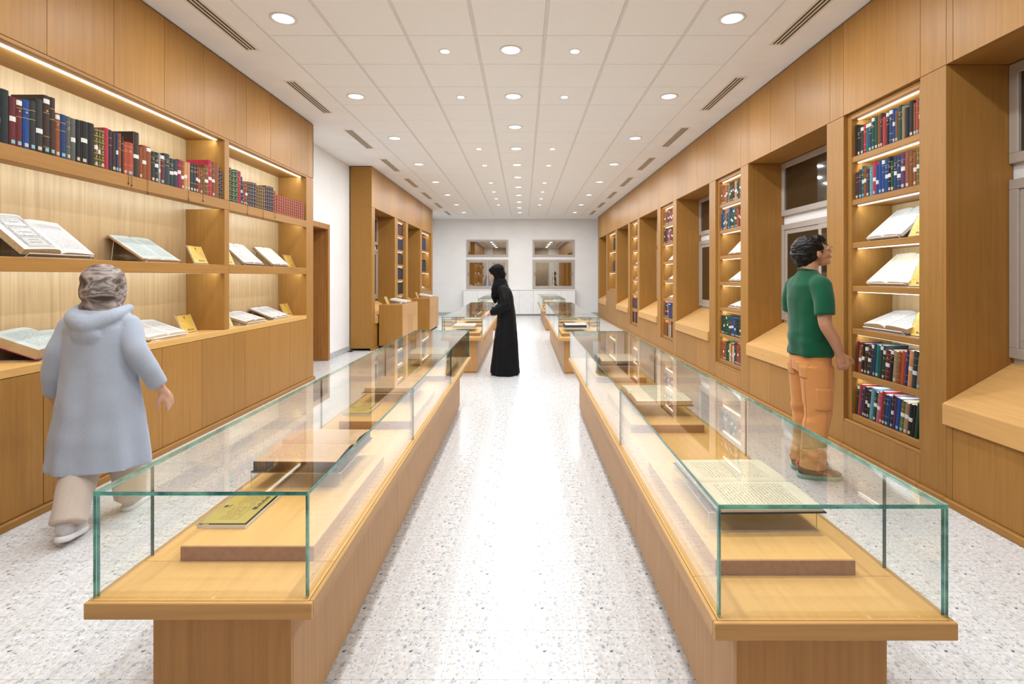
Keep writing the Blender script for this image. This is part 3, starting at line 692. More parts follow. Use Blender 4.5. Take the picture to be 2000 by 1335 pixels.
# --- modular wall: shelf bays and window niches
def shelf_bay(sx, xf, ya, yb, label, zs, zlow, dep=.36, ledp=1.0, inset=True):
    r = thing('shelf_bay', label, 'bookcase', (sx*(xf+.2), (ya+yb)/2, 0), 'built-in oak shelf bays')
    P = lambda n, mb, m, **k: put(n, mb, m, r, **k)
    X = lambda d: sx*(xf+d)
    i = .05 if inset else .02; fd = .032
    zt = ZJ-.002
    P('frame', MB().cbox(X(fd), X(dep), ya+.0005, ya+i, zlow, zt, .002), W_V); P('frame', MB().cbox(X(fd), X(dep), yb-i, yb-.0005, zlow, zt, .002), W_V)
    P('frame_top', MB().cbox(X(fd), X(dep), ya+i, yb-i, zt-.045, zt, .002), W_Y)
    P('back_panel', MB().box(X(dep), X(dep+.02), ya, yb, zlow, zt), W_BACK)
    P('bottom_board', MB().cbox(X(fd+.004), X(dep), ya+i, yb-i, zlow+.0005, zlow+.052, .002).cbox(X(0.004), X(fd+.003), ya, yb, zlow-.02, zlow-.001, .002), W_Y)
    P('lower_panel', MB().cbox(X(0), X(.02), ya+.001, yb-.001, ZP+.002, zlow-.021, .0012), W_V)
    P('plinth', MB().cbox(X(-.024), X(.03), ya, yb, 0, ZP, .004), W_Y)
    for k, z in enumerate(zs):
        P('shelf', MB().cbox(X(fd+.006), X(dep), ya+i, yb-i, z-.045, z, .0025), W_Y)
    for z in [zt-.045] + [z-.045 for z in zs]:
        led(r, sx, xf+fd+.045, ya+i+.02, yb-i-.02, z-.0005, P_LED*ledp, .016)
    return r
def pilaster(sx, xf, ya, yb, dep, label, zt=ZJ-.001):
    r = thing('pilaster', label, 'wall panelling', (sx*(xf+dep/2), (ya+yb)/2, 0), 'oak pilasters between the niches')
    put('upright', MB().cbox(sx*xf, sx*(xf+dep), ya, yb, ZP+.001, zt, .0015), W_V, r)
    put('plinth', MB().cbox(sx*(xf-.024), sx*(xf+.03), ya, yb, 0, ZP, .004), W_Y, r)
def frieze(sx, xf, joints, dep, label):
    r = thing('frieze', label, 'wall panelling', (sx*(xf+dep/2), (joints[0]+joints[-1])/2, ZJ))
    panels(r, 'frieze_panel', sx, xf, joints, ZJ, ZT)
    put('carcass', MB().box(sx*(xf+.0205), sx*(xf+dep), joints[0]+.002, joints[-1]-.002, ZJ+.001, ZT), W_Y, r)
    put('shadow_gap', MB().box(sx*(xf+.012), sx*(xf+dep), joints[0]+.01, joints[-1]-.01, ZT+.0005, CEIL-.0005), DARKGAP, r)
WN = 4
def niche(sx, xf, ya, yb, dep, label, window=True, open_low=False):
    """sloping oak sill, cupboard doors below; window behind"""
    global WN
    X = lambda d: sx*(xf+d)
    r = thing('sloping_window_seat', label, 'window sill', (sx*(xf+dep/2), (ya+yb)/2, 0), 'sloping oak sills in the window niches')
    P = lambda n, mb, m, **k: put(n, mb, m, r, **k)
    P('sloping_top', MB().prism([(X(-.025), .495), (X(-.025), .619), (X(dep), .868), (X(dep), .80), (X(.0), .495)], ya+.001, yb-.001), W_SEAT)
    P('plinth', MB().cbox(X(-.024), X(.03), ya, yb, 0, ZP, .004), W_Y)
    f = .046; n = 3; w = (yb-ya-2*f)/n
    P('filler', MB().cbox(X(0), X(.02), ya+.001, ya+f-.001, ZP+.002, .493, .001), W_V)
    P('filler', MB().cbox(X(0), X(.02), yb-f+.001, yb-.001, ZP+.002, .493, .001), W_V)
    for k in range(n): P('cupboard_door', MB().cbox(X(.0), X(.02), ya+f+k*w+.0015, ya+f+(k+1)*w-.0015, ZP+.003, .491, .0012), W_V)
    P('carcass', MB().box(X(.0205), X(dep-.01), ya+.002, yb-.002, ZP, .494), W_SIDE)
    if window:
        for (z0, z1, split) in ((2.088, 2.694, False), (.90, 1.99, True)):
            WN += 1
            w_ = thing(f'window_{WN}', None, None, (X(dep), (ya+yb)/2, z0), kind='structure'); t = .062
            g = MB().cbox(X(dep-.028), X(dep), ya+.002, yb-.002, z1-t, z1, .003).cbox(X(dep-.028), X(dep), ya+.002, yb-.002, z0, z0+t, .003).cbox(X(dep-.028), X(dep), ya+.002, ya+t, z0+t, z1-t, .003).cbox(X(dep-.028), X(dep), yb-t, yb-.002, z0+t, z1-t, .003)
            put('frame', g, ALU, w_)
            if not split: put('pane', MB().box(X(dep-.008), X(dep-.003), ya+t, yb-t, z0+t, z1-t), DGLASS, w_)
            else:
                ym = (ya+yb)/2; s = .05
                for a, b, o in ((ya+t, ym+.025, .026), (ym-.025, yb-t, .016)):
                    g = MB().cbox(X(dep-o), X(dep-o+.012), a, b, z1-t-s, z1-t, .002).cbox(X(dep-o), X(dep-o+.012), a, b, z0+t, z0+t+s, .002).cbox(X(dep-o), X(dep-o+.012), a, a+s, z0+t+s, z1-t-s, .002).cbox(X(dep-o), X(dep-o+.012), b-s, b, z0+t+s, z1-t-s, .002)
                    sa = put('sash', g, ALU, w_)
                    put('pane', MB().box(X(dep-o+.005), X(dep-o+.008), a+s-.002, b-s+.002, z0+t+s-.002, z1-t-s+.002), DGLASS, sa)
    return r
XFR, DR = 2.60, .41
shelf_z = [2.353, 2.011, 1.668, 1.323, .983, .638]
wordn = ['nearest', 'second', 'third', 'fourth', 'farthest']
for k in range(4):
    o = 2.80*k
    w = wordn[k]
    shelf_bay(1, XFR, 3.389+o, 4.197+o, f'{w} lit oak shelf bay in the right wall', shelf_z, .25, ledp=1.0)
    pilaster(1, XFR, 3.18+o, 3.388+o, DR, f'oak pilaster on the near side of the {w} right shelf bay')
    pilaster(1, XFR, 4.198+o, 4.43+o, DR, f'oak pilaster on the far side of the {w} right shelf bay')
    a, b = (1.63, 3.179) if k == 0 else (4.431+o-2.8, 5.979+o-2.8)
    niche(1, XFR, a, b, DR, f'{w} sloping oak sill on right wall, in the niche before the {w} shelf bay')
niche(1, XFR, 4.431+8.4, 5.96+8.4, DR, 'fifth sloping oak sill on right wall, beyond the fourth shelf bay')
pilaster(1, XFR, 14.361, 14.589, DR, 'oak pilaster before the farthest right shelf bay')
shelf_bay(1, XFR, 14.59, 16.0, 'farthest wide shelf bay in right wall, with closed oak panel below', [2.15, 1.53], .97, inset=False)
pilaster(1, XFR, 16.001, 16.20, DR, 'oak pilaster beyond the farthest right shelf bay')
niche(1, XFR, 16.201, 17.70, DR, 'last sloping oak sill on the right wall, near the far wall')
pilaster(1, XFR, 17.701, 18.0, DR, 'end pilaster closing the right oak panelling at the far wall')
js = [YB+.01, .38, 1.12, 1.63]
for k in range(5):
    o = 2.80*k; js += [x+o for x in (2.14, 2.64, 3.13, 3.18, 3.388, 4.20, 4.385)]
js = sorted(set(round(j, 3) for j in js if j < 14.3)) + [14.37, 14.59, 15.05, 15.53, 16.0, 16.2, 16.7, 17.2, 17.7, 18.0]
frieze(1, XFR, js, DR, 'continuous oak frieze panels along the top of right wall')
# plain panelling behind the camera side of the right wall
t = thing('wall_panelling', 'plain oak wall panelling at the near right corner', 'wall panelling', (2.8, .6, 0))
panels(t, 'panel', 1, XFR, [YB+.01, .38, 1.12, 1.629], ZP+.002, ZJ-.002)
put('carcass', MB().box(XFR+.0205, XFR+DR, YB+.01, 1.629, 0, ZJ-.002), W_SIDE, t)
put('plinth', MB().cbox(XFR-.024, XFR+.02, YB+.01, 1.629, 0, ZP, .004), W_Y, t)

# far left unit
XFL, DL = 2.84, .40
pilaster(-1, XFL, 9.69, 9.90, DL, 'broad oak end panel of the far left cabinet, beside the white wall')
niche(-1, XFL, 9.901, 11.44, DL, 'sloping oak sill behind the nearer oak plinth, left wall', window=True)
pilaster(-1, XFL, 11.441, 11.70, DL, 'oak pilaster between nearer left niche and its shelf bay')
shelf_bay(-1, XFL, 11.701, 12.50, 'narrow lit shelf bay between the two left niches', shelf_z, .25, dep=.35)
pilaster(-1, XFL, 12.501, 12.74, DL, 'oak pilaster before the farther left niche')
niche(-1, XFL, 12.741, 14.26, DL, 'sloping oak sill behind the farther oak plinth, left wall', window=True)
pilaster(-1, XFL, 14.261, 14.50, DL, 'oak pilaster before the last left shelf bay')
shelf_bay(-1, XFL, 14.501, 15.95, 'last wide lit shelf bay on the left wall', [2.15, 1.53], .97, dep=.35, inset=False)
pilaster(-1, XFL, 15.951, 16.20, DL, 'end pilaster closing the far left cabinet')
frieze(-1, XFL, [9.69, 9.90, 10.41, 10.92, 11.44, 11.70, 12.50, 12.74, 13.25, 13.75, 14.26, 14.50, 15.0, 15.48, 15.95, 16.2], DL, 'oak frieze panels along the top of the far left cabinet')

# books of the right wall, listed from far end (left in view) to near
A1 = 'black black coal red teal navy green green rust umber red black navy blue brown green tan black black rust scarlet teal'.split()
A2 = 'plum plum teal rust slate sky red blue blue blue blue black green navy navy purple rust brown rust olive tan'.split()
A6 = 'maroon rust black umber umber navy slate teal slate green maroon black tan rust scarlet navy peach slate tan'.split()
A7 = 'coal scarlet purple plum black umber sky green pink red slate blue navy umber purple blue olive tan black black green'.split()
B1 = 'rust rust scarlet brown tan brown brown tan coal coal green umber umber peach tan green green rust peach slate'.split()
B2 = 'navy blue blue rust tan rust slate teal navy slate green green olive umber rust scarlet umber rust brown rust'.split()
B6 = 'maroon green green green green green green green plum purple blue blue slate slate black slate green maroon rust'.split()
B7 = 'rust scarlet rust rust rust green green green cream peach rust cream cream slate plum rust rust scarlet navy slate'.split()
C1 = 'rust scarlet rust umber rust maroon green maroon rust umber red brown coal rust'.split()*2
C2 = 'coal black coal umber maroon slate red red rust silver umber maroon red coal'.split()*2
def bay_row(cols, ya, yb, z, phrase, seed, hb=.225, hv=.02, lean=0.0, fill=1.0, trend=0.0):
    rr = random.Random(seed); n = len(cols); ws = [rr.uniform(.7, 1.3) for _ in cols]; tot = (yb-ya)*fill; k = tot/sum(ws)
    y = yb; out = []
    cl = math.cos(lean)
    for i, (c, w_) in enumerate(zip(cols, ws)):
        t = w_*k; h = hb+rr.uniform(-hv, hv)+trend*i/n
        if rr.random() < .12: h += .03
        y -= t; out.append((y, t*cl, min(h, .285), c))
    row_books(out, 'R', 2.655, z, phrase, phrase.join(('books on the ', '')), lean=lean)
ya, yb = 3.389+.056, 4.197-.056
for k, rows in enumerate(((A1, A2, A6, A7), (B1, B2, B6, B7))):
    o = 2.8*k; w = wordn[k]
    for cols, z, pn, sd, ln, fl_ in ((rows[0], 2.353, 'top', 1, 0, 1), (rows[1], 2.011, 'second', 2, 0, 1), (rows[2], .638, 'sixth', 3, .10 if k == 0 else 0, .97), (rows[3], .302, 'bottom', 4, .13 if k == 0 else 0, .93)):
        bay_row(cols, ya+o, yb+o, z, f'{pn} shelf of {w} right bay', sd+10*k, lean=ln, fill=fl_, hb=.235 if k == 0 else .225)
for cols, z, pn in ((C1[:20], 2.353, 'top'), (C2[:20], 2.011, 'second'), (A7, .638, 'sixth'), (B7, .302, 'bottom')):
    bay_row(cols, ya+5.6, yb+5.6, z, f'{pn} shelf of third right bay', 33+int(z*10), hb=.235)
for cols, z, pn, a in ((['coal', 'ink', 'coal']*2, 2.353, 'top', .0), (['ink', 'black', 'umber']*2, 2.011, 'second', 0), (A1, .638, 'sixth', 0), (C2, .302, 'bottom', 0)):
    bay_row(cols, ya+8.4, yb+8.4 if len(cols) > 10 else ya+8.4+.28, z, f'{pn} shelf of fourth right bay', 43+int(z*10))
# far bays
def far_row(sx, x, ya, n, t, z, cols, h, phrase):
    mb = MB(); ms = []; rr = random.Random(n+int(z*10))
    for i in range(n):
        hh = h+rr.uniform(-.03, .03); mb.box(sx*x, sx*(x+.2), ya+i*t+.0006, ya+(i+1)*t-.0006, z, z+hh, i); ms.append(LEATHER[cols[i % len(cols)]])
    o = put('books', mb, ms, kind='stuff'); o['label'] = 'cluster of dark bound books, '+phrase; o['category'] = 'books'
far_row(1, 2.66, 14.75, 9, .055, 2.15, ['ink', 'coal', 'black'], .33, 'top shelf of the farthest right bay')
far_row(1, 2.66, 14.85, 10, .05, 1.53, ['ink', 'umber', 'rust', 'navy', 'black'], .30, 'middle shelf of the farthest right bay')
far_row(-1, 2.90, 14.62, 14, .055, 2.15, ['ink', 'navy', 'maroon', 'blue', 'coal'], .34, 'top shelf of the last left bay')
far_row(-1, 2.90, 14.62, 14, .055, 1.53, ['black', 'ink', 'navy', 'umber'], .32, 'middle shelf of the last left bay')
for i, (z, cs) in enumerate(((2.353, ['ink', 'maroon', 'coal', 'maroon']), (2.011, ['ink', 'navy', 'coal']), (1.668, ['umber', 'coal']), (1.323, ['ink', 'black', 'navy']), (.983, ['ink', 'coal', 'black']), (.638, ['coal', 'ink']))):
    far_row(-1, 2.90, 11.76, 17, .040, z, cs, .24, f'{["top","second","third","fourth","fifth","sixth"][i]} shelf of the narrow left bay')
gR = 'open books in the right shelf bays'
wall_set('R', 3.86, 1.668, .37, .33, .030, 42, PAPER_W, 'navy', 'open book on third shelf of the nearest right bay', gR, x=2.70, edges=PEDGEW)
wall_set('R', 3.83, 1.323, .44, .34, .028, 42, PAPER_C, 'rust', 'large open book on fourth shelf of the nearest right bay', gR, x=2.70, edges=PEDGEW)
wall_set('R', 3.83, .983, .46, .285, .045, 22, PAPER_W, 'navy', 'open book lying low on fifth shelf of the nearest right bay', gR, x=2.68)
gq = 'gold caption plaques in the right shelf bays'
for z, w in ((1.668, 'third'), (1.323, 'fourth'), (.983, 'fifth')):
    plaque((2.69, 3.535, z), -PI/2, f'gold caption plaque on {w} shelf of the nearest right bay', gq, w=.15, h=.17)
for k, w in ((1, 'second'), (2, 'third'), (3, 'fourth')):
    o = 2.8*k
    wall_set('R', 3.76+o, 1.668, .40, .33, .025, 46, PAPER_W, 'magenta' if k == 1 else 'umber', f'open book on third shelf of the {w} right bay', gR, x=2.70)
    wall_set('R', 3.74+o, 1.323, .42, .33, .025, 38, PAPER_W, 'navy', f'open book on fourth shelf of the {w} right bay', gR, x=2.70)
    wall_set('R', 3.72+o, .983, .40, .28, .035, 22, PAPER_W, 'umber', f'open book on fifth shelf of the {w} right bay', gR, x=2.68)
wall_set('L', 15.0, .97+.055, .45, .3, .04, 25, PAPER_W, 'plum', 'open book on the bottom shelf of last left bay', gL, x=2.90)

# ------------------------------------------------------------------ oak plinths on the left, each with a book
def plinth_box(ya, yb, label, blabel, cover, plabel):
    x0, x1 = -2.80, -2.336
    r = thing('display_plinth', label, 'display plinth', ((x0+x1)/2, (ya+yb)/2, 0), 'tall oak display plinths')
    put('base', MB().box(x0+.02, x1-.03, ya+.03, yb-.03, 0, .05), DARKGAP, r)
    put('body', MB().cbox(x0+.001, x1-.014, ya, yb, .05, .845, .002), W_V, r)
    n = 3; w = (yb-ya)/n
    for k in range(n):
        for z0, z1 in ((.052, .60), (.603, .843)): put('side_panel', MB().cbox(x1-.0135, x1, ya+k*w+.001, ya+(k+1)*w-.001, z0, z1, .001), W_SIDE, r)
    yc = ya+.55
    stand((-2.42, yc+.25, .845), PI/2, math.radians(10), .48, .30, 'clear acrylic easel on the '+label[:40].replace(' oak display plinth', ' plinth'), 'book stands on the plinths')
    open_book((-2.42, yc+.25, .853), PI/2, math.radians(10), .52, .32, .035, PAPER_W, cover, blabel, 'open books on the plinths', PEDGEW)
    plaque((-2.68, yc-.30, .845), PI/2, plabel, 'caption plaques on the plinths', w=.17, h=.15)
plinth_box(10.03, 11.44, 'nearer tall oak display plinth before the left niche', 'open book with dark cover on the nearer tall plinth', 'ink', 'gold caption plaque on the nearer tall plinth')
plinth_box(12.96, 14.25, 'farther tall oak display plinth before the left niche', 'open book on the farther tall plinth', 'tan', 'gold caption plaque on the farther tall plinth')
t = put('door_stop', MB().cbox(XL+.02, XL+.10, 9.56, 9.62, 0, .012, .002).lathe([(.012, .012), (.012, .03), (.0005, .03)], c=(XL+.06, 9.59, 0), n=12), BLACKPL)
t['label'] = 'small black door stop on the floor at the left cabinet corner'; t['category'] = 'door stop'

# ------------------------------------------------------------------ glass display cases
HT, HG, TH = .532, .821, .010
def case(tx0, tx1, gx0, gx1, bx0, bx1, y0, y1, label, near=True):
    r = thing('display_case', label, 'display case', ((tx0+tx1)/2, (y0+y1)/2, 0), 'long glass-topped oak display cases')
    P = lambda n, mb, m, **k: put(n, mb, m, r, **k)
    by0, by1 = y0+.125, y1-.10
    P('plinth', MB().box(bx0+.015, bx1-.015, by0+.012, by1-.012, 0, .036), W_EDGE)
    P('core', MB().box(bx0+.0125, bx1-.0125, by0+.0125, by1-.0125, .036, .488), W_DARK)
    nj = [by0+.0125, y0+1.40, y0+2.78, by1-.0125]
    for a, b in zip(nj[:-1], nj[1:]):
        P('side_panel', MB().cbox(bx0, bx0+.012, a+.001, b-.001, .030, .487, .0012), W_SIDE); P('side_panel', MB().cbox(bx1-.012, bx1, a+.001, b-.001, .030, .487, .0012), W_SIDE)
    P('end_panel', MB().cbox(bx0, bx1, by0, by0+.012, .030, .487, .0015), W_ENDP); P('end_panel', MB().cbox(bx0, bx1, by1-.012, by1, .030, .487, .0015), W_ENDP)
    # slab with a fine groove inside its edge
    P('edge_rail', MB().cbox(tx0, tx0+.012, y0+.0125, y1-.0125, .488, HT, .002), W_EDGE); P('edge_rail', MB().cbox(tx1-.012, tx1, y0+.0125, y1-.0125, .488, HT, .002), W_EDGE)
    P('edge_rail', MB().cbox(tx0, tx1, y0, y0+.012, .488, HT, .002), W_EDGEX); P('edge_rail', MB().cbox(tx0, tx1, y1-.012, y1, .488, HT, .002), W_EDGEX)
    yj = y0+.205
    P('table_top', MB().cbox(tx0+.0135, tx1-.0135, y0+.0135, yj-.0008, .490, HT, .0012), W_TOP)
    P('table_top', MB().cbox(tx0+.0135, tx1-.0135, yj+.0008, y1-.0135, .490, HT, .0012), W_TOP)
    gy0, gy1 = y0+.019, y1-.019
    yt = y0+1.345
    mm = [0, 0, 1, 1, 1, 1]
    P('top_pane', MB().box(gx0, gx1, gy0, yt-.0007, HG-TH, HG, mm=[0, 0, 1, 1, 0, 1]), [GLASS, GEDGE])
    P('top_pane', MB().box(gx0, gx1, yt+.0007, gy1, HG-TH, HG, mm=[0, 0, 0, 1, 1, 1]), [GLASS, GEDGE])
    zt = HG-TH-.0007; z0 = HT+.001
    mx = [0, 1, 1, 0, 1, 0]; my = [0, 1, 0, 1, 0, 1]
    P('end_pane', MB().box(gx0, gx1, gy0, gy0+TH, z0, zt, mm=my), [GLASS, GEDGE]); P('end_pane', MB().box(gx0, gx1, gy1-TH, gy1, z0, zt, mm=my), [GLASS, GEDGE])
    for x0, x1, js_ in ((gx0, gx0+TH, (gy0+TH+.001, y0+.235, y0+1.58, y0+2.95, gy1-TH-.001) if tx0 < 0 else (gy0+TH+.001, y0+1.37, y0+2.80, gy1-TH-.001)),
                        (gx1-TH, gx1, (gy0+TH+.001, y0+1.37, y0+2.80, gy1-TH-.001) if tx0 < 0 else (gy0+TH+.001, y0+.245, y0+1.20, y0+2.93, gy1-TH-.001))):
        for a, b in zip(js_[:-1], js_[1:]): P('side_pane', MB().box(x0, x1, a, b-.0012, z0, zt, mm=[0, 1, 1 if a == js_[0] else 2, 0, 1 if b == js_[-1] else 2, 0]), [GLASS, GEDGE, JOINT])
    return r
gri = 'low oak risers inside the display cases'; gop = 'open books inside the display cases'; gst = 'acrylic bridge stands inside the display cases'
def riser(x0, x1, y0, L, label):
    r = thing('display_riser', label, 'display stand', ((x0+x1)/2, y0+L/2, HT), gri)
    put('board', MB().cbox(x0, x1, y0+.004, y0+L, HT+.0005, HT+.045, .0015), W_TOP, r)
    put('front_edge', MB().cbox(x0, x1, y0, y0+.0038, HT+.0005, HT+.0435, .0008), W_END, r)
def bridge(x0, x1, y0, y1, z, h, label):
    r = thing('acrylic_bridge', label, 'book stand', ((x0+x1)/2, (y0+y1)/2, z), gst)
    mb = MB().box(x0, x1, y0, y0+.004, z+.0003, z+h, mm=[1, 1, 0, 1, 0, 1]).box(x0, x1, y1-.004, y1, z+.0003, z+h, mm=[1, 1, 0, 1, 0, 1]).box(x0, x1, y0, y1, z+h, z+h+.004, mm=[0, 0, 1, 1, 1, 1])
    put('plate', mb, [ACRYL, AEDGE], r)
def case_unit(sx, xc, y, kind, words, pap, cover, t=.03, hw=.42, hh=.34, with_plaque=False, edges=None):
    """riser + bridge + open book (+ flat plaque) ; y = riser front"""
    x0, x1 = xc-.203+(-.0275 if sx > 0 else .0245), xc+.203+(-.0275 if sx > 0 else .0245); zr = HT+.0455
    riser(x0, x1, y, .80, 'low oak riser under the '+words)
    yb_ = y + (.43 if with_plaque else .17)
    bridge(xc-.19, xc+.16, yb_, yb_+.40, zr, .058, 'clear acrylic bridge under the '+words)
    rz = PI/2 if sx < 0 else -PI/2
    px = xc + (.165 if sx < 0 else -.165)-.01
    open_book((px, yb_+.205, zr+.063), rz, 0, hw, hh, t, pap, cover, words, gop, edges, roll=0.02*sx)
    if with_plaque:
        plaque((xc-.035+.0, y+.24, zr), PI/2, 'flat brass caption plaque beside the '+words, 'flat brass plaques inside the display cases', w=.25, h=.15, flat=True, mat=GOLDL)
LX, RX = -.8675, .7885
YS = [(1.372, 1.293), (7.33, 7.27), (13.25, 13.22)]
wl_ = ['near', 'middle', 'far']
for i, (yl, yr) in enumerate(YS):
    case(-1.168, -.562, -1.157, -.580, -1.072, -.672, yl, yl+4.20, f'{wl_[i]} left glass display case in the row left of the aisle')
    case(.479, 1.089, .4955, 1.0785, .585, .998, yr, yr+4.20, f'{wl_[i]} right glass display case in the row right of the aisle')
case_unit(-1, LX, 1.577, 0, 'first dark-edged manuscript in the near left case', PAPER_T, 'umber', .05, .42, .34, True, LEATHER['umber'])
case_unit(-1, LX, 2.937, 0, 'second tan manuscript in the near left case', PAPER_T, 'plum', .035, .40, .33, True)
case_unit(-1, LX, 4.27, 0, 'third thick rolled manuscript in the near left case', PAPER_C, 'plum', .07, .42, .33, True, PEDGEW)
case_unit(1, RX, 1.50, 0, 'first cream-paged book in the near right case', PAPER_C, 'ink', .016, .44, .355, False, PEDGEW)
case_unit(1, RX+.04, 2.867, 0, 'second cream-paged book in the near right case', PAPER_C, 'rust', .035, .44, .34, False)
case_unit(1, RX+.04, 4.21, 0, 'third book with blue cover in the near right case', PAPER_C, 'blue', .05, .40, .33, False, LEATHER['navy'])
for i in (1, 2):
    yl, yr = YS[i]
    for k, y in enumerate((.20, 1.56, 2.90)):
        w = ['first', 'second', 'third'][k]
        case_unit(-1, LX, yl+y, 0, f'{w} open book in the {wl_[i]} left case', PAPER_W if k == 0 else PAPER_C, 'maroon', .03, .38, .33, False, PEDGEW)
        case_unit(1, RX, yr+y, 0, f'{w} open book in the {wl_[i]} right case', PAPER_W if k == 0 else PAPER_C, 'navy', .045, .38, .33, False, LEATHER['navy'] if k == 0 else None)
# ------------------------------------------------------------------ people
def rotm(yaw, pitch=0, roll=0): return (Matrix.Rotation(yaw, 3, 'Z') @ Matrix.Rotation(pitch, 3, 'Y') @ Matrix.Rotation(roll, 3, 'X'))
class Blob:
    """closed overlapping forms fused by a voxel remesh into one continuous skin"""
    def __init__(s): s.m = MB()
    def ell(s, c, r, R=None, n=16):
        b = len(s.m.v); c = Vector(c); R = R or Matrix.Identity(3); k = n//2
        for i in range(1, k):
            t = PI*i/k
            for j in range(n):
                a = 2*PI*j/n
                s.m.v.append(tuple(c + R @ Vector((r[0]*math.sin(t)*math.cos(a), r[1]*math.sin(t)*math.sin(a), r[2]*math.cos(t)))))
        s.m.v += [tuple(c + R @ Vector((0, 0, r[2]))), tuple(c + R @ Vector((0, 0, -r[2])))]
        T_, B_ = len(s.m.v)-2, len(s.m.v)-1
        for i in range(k-2):
            for j in range(n):
                q = (j+1) % n; s.m.f.append((b+i*n+j, b+(i+1)*n+j, b+(i+1)*n+q, b+i*n+q)); s.m.m.append(0)
        for j in range(n):
            q = (j+1) % n; s.m.f.append((T_, b+j, b+q)); s.m.f.append((B_, b+(k-2)*n+q, b+(k-2)*n+j)); s.m.m += [0, 0]
        return s
    def tube(s, pts, R, n=14, squash=None):
        """rounded limb; radii per joint; resampled smoothly"""
        P = [Vector(p) for p in pts]; out = []; rr = []
        for i in range(len(P)-1):
            m = 6
            p0 = P[max(i-1, 0)]; p1 = P[i]; p2 = P[i+1]; p3 = P[min(i+2, len(P)-1)]
            for j in range(m):
                t = j/m; 
                q = .5*((2*p1)+(p2-p0)*t*.55*1.8+(2*p0-5*p1+4*p2-p3)*t*t*.0+(0*p0)*0) if False else p1.lerp(p2, t)
                out.append(q); rr.append(R[i]*(1-t)+R[i+1]*t)
        out.append(P[-1]); rr.append(R[-1])
        # soften the bends
        for _ in range(2): out = [out[0]]+[(out[i-1]+out[i]*2+out[i+1])/4 for i in range(1, len(out)-1)]+[out[-1]]
        s.m.tube(out, rr, n)
        s.ell(out[0], (rr[0],)*3, n=12); s.ell(out[-1], (rr[-1],)*3, n=12)
        return s
    def sleeve(s, pts, R, n=18):
        P = [Vector(p) for p in pts]; out = []; rr = []
        for i in range(len(P)-1):
            for j in range(6): t = j/6; out.append(P[i].lerp(P[i+1], t)); rr.append(R[i]*(1-t)+R[i+1]*t)
        out.append(P[-1]); rr.append(R[-1])
        for _ in range(3): out = [out[0]]+[(out[i-1]+out[i]*2+out[i+1])/4 for i in range(1, len(out)-1)]+[out[-1]]
        s.m.tube(out, rr, n); s.ell(out[0], (rr[0],)*3, n=14)
        return s
    def loft(s, rings, n=40, fold=0, nf=0, ph=0.0):
        """rings: (cx, cy, z, rx, ry, yaw[, fold amplitude])"""
        b = len(s.m.v)
        for R in rings:
            cx, cy, z, rx, ry, yaw = R[:6]; fa = R[6] if len(R) > 6 else 0
            for j in range(n):
                a = 2*PI*j/n; k = 1+fa*(math.sin(nf*a+ph+z*2)*.6+math.sin((nf*1.7)*a+1.3+ph)*.4 if nf else 0)
                x, y = rx*k*math.cos(a), ry*k*math.sin(a)
                s.m.v.append((cx+x*math.cos(yaw)-y*math.sin(yaw), cy+x*math.sin(yaw)+y*math.cos(yaw), z))
        for i in range(len(rings)-1):
            for j in range(n):
                q = (j+1) % n; s.m.f.append((b+i*n+j, b+i*n+q, b+(i+1)*n+q, b+(i+1)*n+j)); s.m.m.append(0)
        s.m.f.append(tuple(b+j for j in reversed(range(n)))); e = b+(len(rings)-1)*n; s.m.f.append(tuple(e+j for j in range(n))); s.m.m += [0, 0]
        return s
    def done(s, name, mat, root, voxel=.006, smooth=4, disp=None, M=None, mats=None, pick=None):
        me = s.m.mesh(name, [mat] if mats is None else mats)
        o = bpy.data.objects.new('tmp_'+name, me); COL.objects.link(o)
        r = o.modifiers.new('r', 'REMESH'); r.mode = 'VOXEL'; r.voxel_size = voxel; r.use_smooth_shade = True
        if smooth: q = o.modifiers.new('s', 'SMOOTH'); q.iterations = smooth; q.factor = .5
        dg = bpy.context.evaluated_depsgraph_get(); dg.update()
        m2 = bpy.data.meshes.new_from_object(o.evaluated_get(dg))
        bpy.data.objects.remove(o); m2.name = name
        m2.materials.clear()
        for m_ in (mats or [mat]): m2.materials.append(m_)
        if disp:
            nr = [v.normal.copy() for v in m2.vertices]
            for v, n_ in zip(m2.vertices, nr): v.co += n_*disp(v.co)
        if pick:
            for p in m2.polygons: p.material_index = pick(p.center)
        else: m2.polygons.foreach_set('material_index', [0]*len(m2.polygons))
        m2.polygons.foreach_set('use_smooth', [True]*len(m2.polygons)); m2.update()
        return put(name, m2, [], root, local=True)
def head(B, c, R, k=1.0):
    """c = centre between the ears, local x forward"""
    c = Vector(c); f = lambda p: c + R @ (Vector(p)*k)
    def e(p, r, extra=None): B.ell(f(p), tuple(q*k for q in r), R @ extra if extra else R)
    e((-.012, 0, .040), (.092, .073, .082)); e((.028, 0, -.010), (.060, .060, .080)); e((.034, 0, -.064), (.046, .046, .040))
    e((.066, 0, -.088), (.020, .022, .017)); e((.076, 0, .030), (.018, .046, .010))
    B.tube([f((.088, 0, .022)), f((.097, 0, .002)), f((.108, 0, -.020))], [.0075*k, .0085*k, .0115*k], 10)
    for s_ in (-1, 1):
        e((.096, s_*.011, -.023), (.009, .007, .007)); e((.062, s_*.036, -.026), (.024, .020, .024))
        e((-.004, s_*.075, -.006), (.021, .006, .031), rotm(0, .25, 0)); e((-.010, s_*.080, -.004), (.010, .006, .024), rotm(0, .25, 0))
    e((.088, 0, -.050), (.012, .023, .0055)); e((.086, 0, -.060), (.012, .020, .006))
